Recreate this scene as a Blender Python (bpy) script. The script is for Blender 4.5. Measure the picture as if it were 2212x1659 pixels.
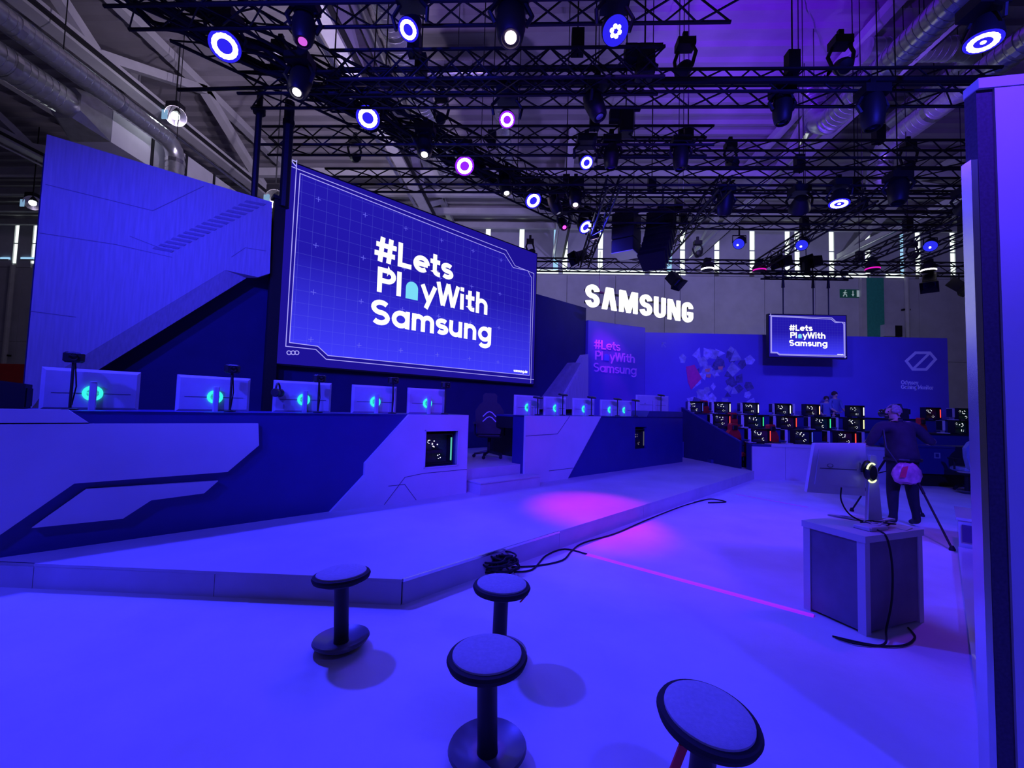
import bpy, math, random
from mathutils import Matrix, Vector
random.seed(7)
for o in list(bpy.data.objects): bpy.data.objects.remove(o)
SC = bpy.context.scene
COL = SC.collection
PI = math.pi; S = math.sqrt(.5); R = math.radians

# ------------------------------------------------------------ camera
IW, IH, F = 2212, 1659, 920.0
PITCH, ROLL, YAW, EYE = R(3.1), R(1.6), 0.04779, Vector((0, 0, 1.6))
FW = Vector((-math.sin(YAW)*math.cos(PITCH), math.cos(YAW)*math.cos(PITCH), math.sin(PITCH)))
r0 = Vector((math.cos(YAW), math.sin(YAW), 0)); u0 = r0.cross(FW)
RT = math.cos(ROLL)*r0 + math.sin(ROLL)*u0
UP = -math.sin(ROLL)*r0 + math.cos(ROLL)*u0
cd = bpy.data.cameras.new('camera'); cam = bpy.data.objects.new('camera', cd); COL.objects.link(cam)
cd.sensor_fit = 'HORIZONTAL'; cd.sensor_width = 36.0; cd.lens = 36.0*F/IW; cd.clip_end = 200; cd.clip_start = .05
m3 = Matrix((RT, UP, -FW)).transposed()
cam.matrix_world = Matrix.Translation(EYE) @ m3.to_4x4()
SC.camera = cam
# ------------------------------------------------------------ world, view
w = bpy.data.worlds.new('world'); SC.world = w; w.use_nodes = True
w.node_tree.nodes['Background'].inputs[0].default_value = (.34, .29, .70, 1)
w.node_tree.nodes['Background'].inputs[1].default_value = .045
vs = SC.view_settings
vs.view_transform = 'Standard'; vs.look = 'None'; vs.gamma = 1; vs.use_curve_mapping = False; vs.exposure = 0.0
BLUE = (.028, .026, 1.0); VIOLET = (.078, .020, 1.0); MAGENTA = (.62, .01, 1.0)

# ------------------------------------------------------------ pixel helpers (a pixel gives a direction; the plane it lies on gives the distance)
def ray(x, y): return FW*F + RT*(x-IW/2) + UP*(IH/2-y)
def on_z(x, y, z): d = ray(x, y); return EYE + d*((z-EYE.z)/d.z)
def on_y(x, y, Y): d = ray(x, y); return EYE + d*(Y/d.y)
def on_x(x, y, X): d = ray(x, y); return EYE + d*(X/d.x)
NV = Vector((-S, S, 0))
def on_v(x, y, v): d = ray(x, y); return EYE + d*(v/d.dot(NV))
def uz(x, y, v): p = on_v(x, y, v); return ((p.x+p.y)*S, p.z)
def st(u, v, z=0): return Vector(((u-v)*S, (u+v)*S, z))
A45 = PI/4

# ------------------------------------------------------------ materials
MATS = {}
def mat(name, col, rough=.6, metal=0, emit=None, es=1, noise=0, nscale=8, bump=0, bscale=60, coat=0, stretch=None, spec=.5):
    if name in MATS: return MATS[name]
    m = bpy.data.materials.new(name); m.use_nodes = True; nt = m.node_tree; b = nt.nodes['Principled BSDF']
    b.inputs['Base Color'].default_value = (*col, 1); b.inputs['Roughness'].default_value = rough; b.inputs['Metallic'].default_value = metal
    b.inputs['Coat Weight'].default_value = coat; b.inputs['Specular IOR Level'].default_value = spec
    if emit:
        b.inputs['Emission Color'].default_value = (*emit, 1); b.inputs['Emission Strength'].default_value = es
    if noise or bump:
        tc = nt.nodes.new('ShaderNodeTexCoord'); mp = nt.nodes.new('ShaderNodeMapping')
        if stretch: mp.inputs['Scale'].default_value = stretch
        nt.links.new(tc.outputs['Object'], mp.inputs['Vector'])
    if noise:
        n = nt.nodes.new('ShaderNodeTexNoise'); n.inputs['Scale'].default_value = nscale; n.inputs['Detail'].default_value = 5
        nt.links.new(mp.outputs[0], n.inputs['Vector'])
        r = nt.nodes.new('ShaderNodeValToRGB'); r.color_ramp.elements[0].position = .3; r.color_ramp.elements[1].position = .7
        r.color_ramp.elements[0].color = (*[max(0, c*(1-noise)) for c in col], 1); r.color_ramp.elements[1].color = (*[min(1, c*(1+noise)) for c in col], 1)
        nt.links.new(n.outputs['Fac'], r.inputs[0]); nt.links.new(r.outputs[0], b.inputs['Base Color'])
    if bump:
        n2 = nt.nodes.new('ShaderNodeTexNoise'); n2.inputs['Scale'].default_value = bscale; n2.inputs['Detail'].default_value = 4
        nt.links.new(mp.outputs[0], n2.inputs['Vector'])
        bp = nt.nodes.new('ShaderNodeBump'); bp.inputs['Strength'].default_value = bump; bp.inputs['Distance'].default_value = .02
        nt.links.new(n2.outputs['Fac'], bp.inputs['Height']); nt.links.new(bp.outputs[0], b.inputs['Normal'])
    MATS[name] = m; return m
def glow(name, col, s): return mat(name, (0, 0, 0), .5, emit=col, es=s, spec=0)

M_CARPET = mat('light_carpet', (.66, .64, .68), .8, noise=.10, nscale=1.4, bump=.9, bscale=2.2)
M_DECK = mat('stage_deck_vinyl', (.50, .48, .53), .42, noise=.12, nscale=1.3, bump=.05, bscale=8)
M_FASCIA = mat('stage_fascia', (.48, .46, .50), .55, noise=.08, nscale=3)
M_WHITE = mat('white_laminate', (.55, .53, .57), .45, noise=.05, nscale=2)
M_WHITEGRAIN = mat('white_grained_board', (.50, .46, .54), .6, noise=.12, nscale=6, stretch=(6, 6, .35), bump=.1, bscale=14)
M_NAVY = mat('navy_laminate', (.024, .026, .17), .42, noise=.08, nscale=2)
M_NAVYWALL = mat('navy_wall_cloth', (.016, .014, .095), .8, noise=.1, nscale=3)
M_BLUEWALL = mat('blue_printed_wall', (.15, .11, .50), .7, noise=.06, nscale=1)
M_BLACK = mat('black_plastic', (.010, .010, .013), .5, noise=.15, nscale=20)
M_RUBBER = mat('black_rubber', (.012, .012, .016), .85, noise=.1, nscale=20)
M_STEEL = mat('black_steel', (.012, .011, .018), .55, metal=.3, noise=.2, nscale=30)
M_GREYSTEEL = mat('light_grey_painted_steel', (.50, .49, .52), .5, noise=.08, nscale=2)
M_ROOF = mat('roof_sheet_metal', (.30, .28, .31), .5, metal=.15, noise=.12, nscale=.8)
M_ZINC = mat('galvanised_duct', (.62, .63, .66), .28, metal=.9, noise=.12, nscale=5)
M_CONC = mat('hall_wall_panels', (.50, .49, .58), .9, noise=.08, nscale=1.5)
M_FABRIC = mat('grey_seat_fabric', (.42, .41, .46), .9, noise=.08, nscale=60, bump=.15, bscale=300)
M_ALU = mat('brushed_aluminium', (.7, .7, .72), .25, metal=1, noise=.05, nscale=10)
M_GLOSSW = mat('glossy_white_panel', (.55, .53, .58), .12, noise=.03, nscale=2, coat=.4)
M_GLASS = mat('smoked_glass', (.008, .008, .012), .06, noise=.02, nscale=3, coat=.5)
M_RED = mat('red_leatherette', (.62, .015, .03), .5, noise=.1, nscale=15)
M_PALE = mat('pale_blue_leatherette', (.30, .38, .62), .55, noise=.1, nscale=15)
M_MONW = mat('white_monitor_plastic', (.58, .56, .62), .3, noise=.04, nscale=8)
M_LINE = mat('panel_joint', (.09, .085, .13), .7, noise=.1, nscale=20)
M_CABG = mat('grey_cabinet_panel', (.17, .155, .21), .6, noise=.25, nscale=2.5)
G_WHITE = glow('white_glow', (1, .97, .92), 3.0)
G_LED = glow('led_white_glow', (1, .93, 1), 6.0)
G_RINGP = glow('led_pink_white_glow', (1, .72, .95), 5.0)
G_BLUE = glow('led_blue_glow', (.03, .02, 1.0), .9)
G_VIO = glow('led_violet_glow', (.30, .015, 1.0), 1.1)
G_CYAN = glow('cyan_halo_glow', (.04, .86, .80), 1.1)
G_DAY = glow('daylight_pane', (.86, 1.0, .93), 1.5)
G_DAYC = glow('cool_daylight_pane', (.35, .66, .95), 1.0)

# ------------------------------------------------------------ mesh builder
class MB:
    def __init__(s): s.v = []; s.f = []
    def add(s, vs_, fs):
        n = len(s.v); s.v += [tuple(p) for p in vs_]; s.f += [tuple(i+n for i in f) for f in fs]; return s
    def box(s, a, b, M=None):
        x0, y0, z0 = [min(p, q) for p, q in zip(a, b)]; x1, y1, z1 = [max(p, q) for p, q in zip(a, b)]
        v = [Vector(p) for p in ((x0,y0,z0),(x1,y0,z0),(x1,y1,z0),(x0,y1,z0),(x0,y0,z1),(x1,y0,z1),(x1,y1,z1),(x0,y1,z1))]
        if M: v = [M @ p for p in v]
        return s.add(v, [(0,3,2,1),(4,5,6,7),(0,1,5,4),(1,2,6,5),(2,3,7,6),(3,0,4,7)])
    def cbox(s, a, b, c):   # box with chamfered vertical and horizontal edges
        x0, y0, z0 = a; x1, y1, z1 = b
        def ring(d, z): return [(x0+c+d,y0+d,z),(x1-c-d,y0+d,z),(x1-d,y0+c+d,z),(x1-d,y1-c-d,z),(x1-c-d,y1-d,z),(x0+c+d,y1-d,z),(x0+d,y1-c-d,z),(x0+d,y0+c+d,z)]
        k = c*.6
        return s.loft([ring(k, z0), ring(0, z0+k), ring(0, z1-k), ring(k, z1)])
    def loft(s, rings, caps=True):
        n = len(rings[0]); v = [p for r in rings for p in r]; f = []
        for i in range(len(rings)-1):
            for j in range(n):
                a = i*n+j; b = i*n+(j+1) % n; f.append((a, b, b+n, a+n))
        if caps: f.append(tuple(reversed(range(n)))); f.append(tuple(range((len(rings)-1)*n, len(rings)*n)))
        return s.add(v, f)
    def tube(s, p0, p1, r, n=8, r1=None):
        p0 = Vector(p0); p1 = Vector(p1); d = (p1-p0)
        if d.length < 1e-6: return s
        d.normalize(); a = d.orthogonal().normalized(); b = d.cross(a); r1 = r if r1 is None else r1
        return s.loft([[p0+(a*math.cos(t)+b*math.sin(t))*r for t in [2*PI*k/n for k in range(n)]], [p1+(a*math.cos(t)+b*math.sin(t))*r1 for t in [2*PI*k/n for k in range(n)]]])
    def path(s, pts, r, n=8):
        pts = [Vector(p) for p in pts]; rings = []; a = None
        for i, p in enumerate(pts):
            d = (pts[min(i+1, len(pts)-1)]-pts[max(i-1, 0)]).normalized()
            if a is None: a = d.orthogonal().normalized()
            a = (a-d*a.dot(d)).normalized(); b = d.cross(a)
            rr = r[i] if isinstance(r, (list, tuple)) else r
            rings.append([p+(a*math.cos(t)+b*math.sin(t))*rr for t in [2*PI*k/n for k in range(n)]])
        return s.loft(rings)
    def lathe(s, prof, n=32, M=None, c=(0, 0, 0)):   # profile of (radius, height); around local z
        rings = []
        for (r, z) in prof:
            ring = [Vector((c[0]+r*math.cos(2*PI*k/n), c[1]+r*math.sin(2*PI*k/n), c[2]+z)) for k in range(n)]
            rings.append([M @ p for p in ring] if M else ring)
        return s.loft(rings)
    def prism(s, pts, y0, y1, back=None):   # outline in x,z; extruded along y
        n = len(pts); bk = back or pts
        v = [(x, y0, z) for x, z in pts]+[(x, y1, z) for x, z in bk]
        f = [tuple(range(n)), tuple(reversed(range(n, 2*n)))]+[(j, j+n, (j+1) % n+n, (j+1) % n) for j in range(n)]
        return s.add(v, f)
    def prismz(s, pts, z0, z1):
        n = len(pts)
        v = [(x, y, z0) for x, y in pts]+[(x, y, z1) for x, y in pts]
        return s.add(v, [tuple(reversed(range(n))), tuple(range(n, 2*n))]+[(j, (j+1) % n, (j+1) % n+n, j+n) for j in range(n)])
    def strip(s, pts, wd, y0, y1, closed=False):   # thick polyline in x,z with mitred joints, extruded along y
        P = [Vector(p) for p in pts]; n = len(P); L = []; Q = []
        for i in range(n):
            a = P[i-1] if (i or closed) else None; b = P[(i+1) % n] if (i < n-1 or closed) else None
            d0 = (P[i]-a).normalized() if a is not None else None; d1 = (b-P[i]).normalized() if b is not None else None
            d0 = d0 or d1; d1 = d1 or d0
            nn = Vector((-d0.y-d1.y, d0.x+d1.x)); 
            if nn.length < 1e-5: nn = Vector((-d0.y, d0.x))
            nn.normalize(); k = min(2.2, 1/max(.3, abs(nn.dot(Vector((-d0.y, d0.x))))))
            L.append(P[i]+nn*wd/2*k); Q.append(P[i]-nn*wd/2*k)
        rng = range(n if closed else n-1)
        for i in rng:
            j = (i+1) % n; s.prism([tuple(Q[i]), tuple(Q[j]), tuple(L[j]), tuple(L[i])], y0, y1)
        return s
    def build(s, name, m, parent=None, world=False, smooth=False, kind=None):
        me = bpy.data.meshes.new(name); me.from_pydata(s.v, [], s.f); me.materials.append(m)
        if smooth:
            me.polygons.foreach_set('use_smooth', [True]*len(me.polygons))
        o = bpy.data.objects.new(name, me); COL.objects.link(o)
        if smooth:
            try: me.set_sharp_from_angle(angle=R(40))
            except Exception: pass
        if parent:
            o.parent = parent
            if world: o.matrix_parent_inverse = PM[parent.name].inverted()
        if kind: o['kind'] = kind
        return o
PM = {}
def thing(name, label, cat, loc=(0, 0, 0), rz=0, group=None, tilt=None):
    o = bpy.data.objects.new(name, None); COL.objects.link(o); o.empty_display_size = .1
    o.location = loc; o.rotation_euler = (tilt[0], tilt[1], rz) if tilt else (0, 0, rz)
    PM[o.name] = Matrix.Translation(Vector(loc)) @ o.rotation_euler.to_matrix().to_4x4()
    tag(o, label, cat, group); return o
def tag(o, label, cat, group=None):
    o['label'] = label; o['category'] = cat
    if group: o['group'] = group
    return o
def struct(o): o['kind'] = 'structure'; return o
def dup(root, loc, rz, label, group=None, swap=None):
    r = root.copy(); COL.objects.link(r); r.location = loc; r.rotation_euler = (0, 0, rz); r['label'] = label
    if group: r['group'] = group
    for ch in root.children:
        c = ch.copy(); COL.objects.link(c); c.parent = r
        for g in ch.children:
            d = g.copy(); COL.objects.link(d); d.parent = c
        if swap: 
            for old, new in swap.items():
                if c.material_slots and c.material_slots[0].material == old:
                    c.material_slots[0].link = 'OBJECT'; c.material_slots[0].material = new
    return r
def aim(d):   # matrix turning +z onto d
    return Vector(d).to_track_quat('Z', 'Y').to_matrix().to_4x4()
def spot(parent, loc, target, col, power, angle=55, blend=.5, size=.12):
    l = bpy.data.lights.new('spot_beam', 'SPOT'); l.energy = power; l.color = col; l.spot_size = R(angle); l.spot_blend = blend; l.shadow_soft_size = size
    o = bpy.data.objects.new('spot_beam', l); COL.objects.link(o)
    M = Matrix.Translation(Vector(loc)) @ (Vector(target)-Vector(loc)).to_track_quat('-Z', 'Y').to_matrix().to_4x4()
    if parent: o.parent = parent; o.matrix_parent_inverse = PM[parent.name].inverted()
    o.matrix_basis = M
    return o

# ------------------------------------------------------------ stroke lettering (sans capitals height 1, x height .72)
def arc(cx, cy, rx, ry, a0, a1, n=14): return [(cx+rx*math.cos(R(a0+(a1-a0)*k/n)), cy+ry*math.sin(R(a0+(a1-a0)*k/n))) for k in range(n+1)]
def scurve(cx, h, rx, wd):
    ry = (h-wd)/4
    return arc(cx, h-wd/2-ry, rx, ry, 35, 270, 14)+arc(cx, wd/2+ry, rx, ry, 90, -145, 14)[1:]
def glyph(ch, wd=.17):
    h = wd/2; x = .72; r = (x-wd)/2; cy = x/2; e = h
    circ = ('c', arc(e+r, cy, r, r, 0, 360, 24)[:-1])
    V = lambda px, a, b: ('o', [(px, a), (px, b)])
    D = {
     '#': ([('o', [(.24, 0), (.32, 1)]), ('o', [(.56, 0), (.64, 1)]), ('o', [(.03, .32), (.80, .32)]), ('o', [(.08, .68), (.85, .68)])], .90),
     'L': ([('o', [(e, 1), (e, h), (.56, h)])], .62),
     'e': ([('o', [(e, cy), (e+2*r, cy)]), ('o', arc(e+r, cy, r, r, 0, 312, 22))], .73),
     't': ([('o', [(.20, .95), (.20, .22)]+arc(.36, .22, .16, .22-h, 180, 270, 6)+[(.44, h)]), ('o', [(.0, x-h), (.43, x-h)])], .50),
     's': ([('o', scurve(.27, x, .20, wd))], .58),
     'S': ([('o', scurve(.34, 1, .26, wd))], .74),
     'P': ([V(e, 0, 1), ('o', [(e, 1-h), (.38, 1-h)]+arc(.38, .69, .23, .31-h, 90, -90, 12)+[(e, .38+h)])], .72),
     'l': ([V(e, 0, 1)], .27),
     'y': ([('o', [(.05, x), (.33, .04)]), ('o', [(.60, x), (.22, -.28)])], .66),
     'W': ([('o', [(.06, 1), (.29, 0)]), ('o', [(.29, 0), (.52, 1)]), ('o', [(.52, 1), (.75, 0)]), ('o', [(.75, 0), (.98, 1)])], 1.08),
     'i': ([V(e, 0, x), V(e, .84, 1.02)], .27),
     'h': ([V(e, 0, 1), ('o', arc(.31, x-h-.22, .225, .22, 180, 0, 14)+[(.535, 0)])], .70),
     'n': ([V(e, 0, x), ('o', arc(.31, x-h-.22, .225, .22, 180, 0, 14)+[(.535, 0)])], .70),
     'm': ([V(e, 0, x), ('o', arc(.28, x-h-.2, .195, .2, 180, 0, 12)+[(.475, 0)]), ('o', arc(.67, x-h-.2, .195, .2, 180, 0, 12)+[(.865, 0)])], 1.03),
     'u': ([('o', [(e, x)]+arc(.31, h+.22, .225, .22, 180, 360, 14)), V(.535, 0, x)], .70),
     'a': ([circ, V(e+2*r, 0, x)], .78), 'd': ([circ, V(e+2*r, 0, 1)], .78), 'o': ([circ], .74),
     'g': ([circ, ('o', [(e+2*r, x), (e+2*r, -.02)]+arc(e+r, -.02, r, .2, 0, -150, 12)[1:])], .78),
     'r': ([V(e, 0, x), ('o', arc(.31, x-h-.22, .225, .22, 180, 60, 8))], .48),
     'O': ([('c', arc(.48, .5, .48-h, .5-h, 0, 360, 28)[:-1])], 1.02),
     'G': ([('o', arc(.48, .5, .48-h, .5-h, 42, 350, 24)+[(.92-h, .47), (.52, .47)])], 1.0),
     'M': ([('o', [(e, 0), (e, 1), (.47, .25), (.94-e, 1), (.94-e, 0)])], 1.02),
     '.': ([V(e, 0, .17)], .27), ' ': ([], .35)}
    return D[ch]
def lettering(txt, x0, z0, cap, mtl, parent, y0, y1, wd=.17, xs=1.0, sp=0.0, shear=0):
    x = x0
    for ch in txt:
        if ch == '@': x += .72*cap*xs; continue      # gap left for the emblem
        strokes, adv = glyph(ch, wd); mb = MB()
        for kind, pts in strokes: mb.strip([(x+p*cap*xs, z0+q*cap) for p, q in pts], wd*cap, y0, y1, closed=(kind == 'c'))
        if strokes: mb.build('letter', mtl, parent)
        x += (adv+sp)*cap*xs
    return x
def dome(cx, z0, w_, h_, mtl, parent, y0, y1):       # plain rounded shape in place of the little emblem
    pts = [(cx-w_/2, z0), (cx+w_/2, z0)]+[(cx+w_/2*math.cos(R(a)), z0+h_-w_/2+w_/2*math.sin(R(a))) for a in range(0, 181, 15)]
    MB().prism(pts, y0, y1).build('rounded_emblem', mtl, parent)

# ============================================================ SETTING
fl = struct(MB().box((-40, -6, -.1), (40, 26.3, 0)).build('floor', M_CARPET))
# roof of ribbed sheet: trapezoid ribs running across the hall
mb = MB(); zr = 13.4; y = 6.0; P = .62; v = []; prof = []
while y < 26.2:
    prof += [(y, zr), (y+P*.62, zr), (y+P*.70, zr-.15), (y+P*.90, zr-.15)]; y += P
prof.append((26.3, zr))
v = [(-40, a, b) for a, b in prof]+[(40, a, b) for a, b in prof]; n = len(prof)
mb.add(v, [(i, i+1, i+1+n, i+n) for i in range(n-1)])
struct(mb.build('ceiling', M_ROOF))
# far hall wall, built as panels between slit windows
wb = bpy.data.objects.new('wall_back', None); COL.objects.link(wb); struct(wb); PM['wall_back'] = Matrix.Identity(4)
YB = 26.3
xs = [-40+i*3.0 for i in range(28)]
for i in range(27):
    for z0, z1 in ((0, 4.98), (5.0, 9.95)): MB().box((xs[i]+.012, YB, z0), (xs[i+1]-.012, YB+.2, z1)).build('wall_panel', M_CONC, wb)
MB().box((-40, YB+.1, 0), (40, YB+.3, 13.6)).build('wall_core', mat('wall_joint_grey', (.12, .11, .13), .9, noise=.1), wb)
wpx = [1054, 1127, 1201, 1221, 1297, 1446, 1474, 1548, 1624, 1700, 1721, 1795, 1873, 1948, 1981, 2056]
cool = {1201, 1446, 1948}
wx = sorted([(on_y(p, 530, YB).x, p in cool) for p in wpx]+[(x, False) for x in (-34.6, -33.3, -30.4, -29.4, -27, -24, -21, -18, -14.5, -11.5, -8.6, -5.7, 27.5, 30.6)])
zb0, zb1 = 10.25, 12.95
edges = [-40.0]+[e for x, c in wx for e in (x-.16, x+.16)]+[40.0]
for i in range(0, len(edges), 2):
    if edges[i+1]-edges[i] > .02: MB().box((edges[i], YB-.02, 9.97), (edges[i+1], YB+.2, 13.6)).build('wall_panel', M_CONC, wb)
for i, (x, c) in enumerate(wx):
    o = struct(MB().box((x-.16, YB+.02, zb0), (x+.16, YB+.05, zb1)).build('window_%d' % (i+1), G_DAYC if c else G_DAY))
    fr = MB(); fr.box((x-.19, YB-.05, zb0-.04), (x-.15, YB+.04, zb1)); fr.box((x+.15, YB-.05, zb0-.04), (x+.19, YB+.04, zb1)); fr.build('window_frame', M_GREYSTEEL, o)
    MB().box((x-.15, YB-.03, zb0+1.3), (x+.15, YB+.01, zb0+1.36)).build('glazing_bar', M_GREYSTEEL, o)
# low strip window that glows behind the rear truss
k = len(wx)
for a, b in ((1160, 1206), (1216, 1392), (1404, 1480), (1700, 1748), (1757, 1816), (1828, 1872), (1914, 1952)):
    k += 1; p = on_y(a, 583, YB-.05); q = on_y(b, 587, YB-.05)
    o = struct(MB().box((p.x, YB-.09, 9.98), (q.x, YB-.03, 10.22)).build('window_%d' % k, G_DAY))
    MB().box((p.x-.04, YB-.1, 9.92), (q.x+.04, YB-.03, 9.98)).build('window_sill', M_GREYSTEEL, o)
# left-hand transom windows with frames
for a, b in ((0, 26), (44, 80)):
    k += 1; p = on_y(a, 560, YB-.1); q = on_y(b, 486, YB-.1)
    o = struct(MB().box((p.x, YB-.10, p.z), (q.x, YB-.04, p.z+.14)).build('window_%d' % k, G_DAYC))
    MB().box((p.x, YB-.14, p.z-.08), (q.x, YB-.04, p.z)).build('window_sill', M_GREYSTEEL, o)

# ---- stage wall (parallel to the stage, 45 degrees to the hall)
VW = 8.55
sw = struct(MB().box((-1.0, VW, .2), (10.93, VW+.25, 4.88)).build('wall_stage', M_NAVYWALL)); sw.rotation_euler = (0, 0, A45)
# angled wall piece that carries the slogan, then the straight rear wall
PA = st(10.93, VW-.1); PB = Vector((3.85, 14.80, 0)); dW = (PB-PA); LW = dW.length; aW = math.atan2(dW.y, dW.x)
lw = thing('slogan_wall', 'tall navy wall piece with pink raised slogan letters, left of the mural wall', 'wall panel', (PA.x, PA.y, .0), aW)
MB().box((0, 0, 0), (LW, .2, 4.47)).build('board', M_BLUEWALL, lw)
rw = thing('mural_wall', 'long blue printed rear wall behind the gaming desks, with hexagon emblem at right', 'wall panel', (3.86, 14.82, 0))
WR = 13.84-3.86
MB().box((0, 0, 0), (WR, .22, 4.31)).build('board', M_BLUEWALL, rw)

# ============================================================ HALL STEEL, DUCTS
def beam_pts(p0, p1, wd, hh):   # rectangular bar from p0 to p1
    mb = MB(); p0 = Vector(p0); p1 = Vector(p1); d = p1-p0; L = d.length; d.normalize()
    a = d.cross(Vector((0, 0, 1)))
    if a.length < .05: a = Vector((1, 0, 0))
    a.normalize(); b = a.cross(d)
    q = [(-wd/2, -hh/2), (wd/2, -hh/2), (wd/2, hh/2), (-wd/2, hh/2)]
    mb.loft([[p0+a*x+b*y_ for x, y_ in q], [p1+a*x+b*y_ for x, y_ in q]]); return mb
def roof_truss(X, zc, y0, label, nodes, phase=0):
    t = thing('roof_girder', label, 'roof girder', (X, y0, zc))
    beam_pts((X, y0, zc), (X, 26.2, zc), .42, .36).build('bottom_chord', M_GREYSTEEL, t, True)
    beam_pts((X, y0, 13.05), (X, 26.2, 13.05), .3, .28).build('top_chord', M_GREYSTEEL, t, True)
    for a, b in nodes: beam_pts((X, a, zc+.1), (X, b, 13.0), .3, .26).build('web_member', M_GREYSTEEL, t, True)
    for dx in (-.30, -.36): MB().tube((X+dx, y0, zc-.22), (X+dx, 26.1, zc-.22), .035, 6).build('conduit', M_ALU, t, True)
    MB().box((X+.22, y0, zc-.1), (X+.36, 26.1, zc-.04)).build('cable_tray', M_STEEL, t, True)
    return t
nodesL = [(18.6, 14.6), (18.6, 22.4), (10.8, 8.0), (10.8, 14.6), (25.8, 22.4)]
roof_truss(-12.4, 11.0, 6, 'pale steel roof girder crossing the upper left behind the white slab', nodesL)
roof_truss(9.75, 11.2, 6, 'pale steel roof girder crossing the upper right', [(17.6, 14.2), (17.6, 21), (10.6, 7.5), (10.6, 14.2), (25.6, 21)])
roof_truss(-5.3, 11.0, 6, 'pale steel roof girder ending above the big screen', [(19.6, 23), (19.6, 16.2), (12, 9), (12, 16.2)])
roof_truss(18.4, 11.2, 8, 'pale steel roof girder seen far right with V struts', [(25.6, 21), (18.6, 21), (18.6, 14), (11, 14)])
roof_truss(1.4, 11.0, 17, 'pale steel roof girder with V strut above the glowing letters', [(25.6, 22), (19, 22), (19, 17.4)])
roof_truss(-19.6, 11.0, 7, 'pale steel roof girder at the far left edge', [(15, 11), (15, 19.6), (23.5, 19.6)])
for i, (Y, z) in enumerate(((17.6, 11.55), (20.8, 12.3), (22.8, 12.3), (24.6, 12.3))):
    o = beam_pts((-38, Y, z), (38, Y, z), .22, .34).build('cross_beam', M_GREYSTEEL)
    tag(o, ['pale cross beam nearest the stage under the roof', 'second pale cross beam under the roof from the stage', 'third pale cross beam under the roof from the stage', 'pale cross beam nearest the far slit windows'][i], 'beam', 'roof cross beams')
sk = thing('skylight', 'bright roof light with small panes at upper right behind the girder', 'roof light', on_z(1775, 280, 13.18))
for qd in (((1746, 276), (1768, 276), (1776, 258), (1760, 258)), ((1724, 301), (1742, 301), (1749, 287), (1734, 287)), ((1712, 314), (1728, 314), (1733, 305), (1720, 305)), ((1797, 271), (1822, 271), (1838, 236), (1826, 242)), ((1773, 292), (1797, 292), (1803, 283), (1785, 283)), ((1758, 311), (1784, 311), (1794, 298), (1772, 298))):
    f4 = [on_z(a_, b_, 13.18) for a_, b_ in qd]; mb = MB(); mb.add(f4+[p_+Vector((0, 0, .03)) for p_ in f4], [(0, 1, 2, 3), (7, 6, 5, 4), (0, 4, 5, 1), (1, 5, 6, 2), (2, 6, 7, 3), (3, 7, 4, 0)]); pn_ = mb.build('pane', glow('skylight_glow', (.85, .92, 1), .62), sk, True)
    fr = MB(); fr.path([p_ for p_ in f4+[f4[0]]], .025, 4); fr.build('pane_frame', M_GREYSTEEL, sk, True)
# vertical round pipe at upper left, oblique struts
def from_px(fn, pts, c): return [fn(x, y, c) for x, y in pts]
p = on_y(284, 200, 14.0); o = thing('round_pipe', 'pale vertical round pipe hanging at upper left below the roof', 'pipe', (p.x, 14, p.z))
MB().tube((p.x, 14, p.z), (p.x, 14, 13.3), .22, 16).build('pipe_body', M_GREYSTEEL, o, True, True); MB().tube((p.x, 14, p.z+1.5), (p.x, 14, p.z+1.62), .25, 16).build('collar', M_ZINC, o, True)
def duct(name, label, pts, r, seam=True, n=16):
    t = thing(name, label, 'duct', pts[0]); P_ = [Vector(q) for q in pts]
    # round off corners
    Q = [P_[0]]
    for i in range(1, len(P_)-1):
        a = (P_[i-1]-P_[i]).normalized(); b = (P_[i+1]-P_[i]).normalized(); rr = r*2.2
        p0 = P_[i]+a*rr; p1 = P_[i]+b*rr
        for k in range(6):
            s_ = k/5; Q.append(p0*(1-s_)**2+P_[i]*2*s_*(1-s_)+p1*s_*s_)
    Q.append(P_[-1])
    MB().path(Q, r, n).build('duct_body', M_ZINC, t, True, True)
    if seam:
        mb = MB()
        for a, b in zip(P_[:-1], P_[1:]):
            L = (b-a).length; d = (b-a).normalized(); s_ = .3
            while s_ < L-.3: mb.tube(a+d*s_, a+d*(s_+.03), r*1.025, n); s_ += .16
        mb.build('spiral_seams', M_ZINC, t, True, kind='stuff')
        for a, b in zip(P_[:-1], P_[1:]):
            d = (b-a).normalized(); L = (b-a).length
            for q in (.35, .7): MB().tube(a+d*L*q, a+d*(L*q+.12), r*1.06, n).build('joint_collar', M_ALU, t, True)
            m_ = a+d*L*.5; MB().tube(m_+Vector((0, 0, r)), (m_.x, m_.y, 13.3), .012, 5).build('hanger_rod', M_STEEL, t, True)
    return t
duct('spiral_duct', 'silver spiral air duct at upper left, ending in an elbow', [(-11.5, 6, 9.6), (-11.5, 12.6, 9.6), (-11.5, 12.6, 8.2)], .25)
duct('spiral_duct', 'wide silver spiral air duct at far left edge', [(-12.9, 6, 9.55), (-12.9, 10.6, 9.55)], .37)
o = thing('rectangular_duct', 'grey rectangular air duct following the wide spiral duct at far left', 'duct', (-12.9, 10.6, 9.1))
mb = MB(); mb.loft([[Vector((-12.9+a*.43, 10.6, 9.55+b*.43)) for a, b in ((-1,-.5),(-.5,-1),(.5,-1),(1,-.5),(1,.5),(.5,1),(-.5,1),(-1,.5))], [Vector((-12.9+a*.6, 11.3, 9.5+b*.6)) for a, b in ((-1,-.98),(-.98,-1),(.98,-1),(1,-.98),(1,.98),(.98,1),(-.98,1),(-1,.98))]]); mb.build('transition', M_ZINC, o, True)
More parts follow.
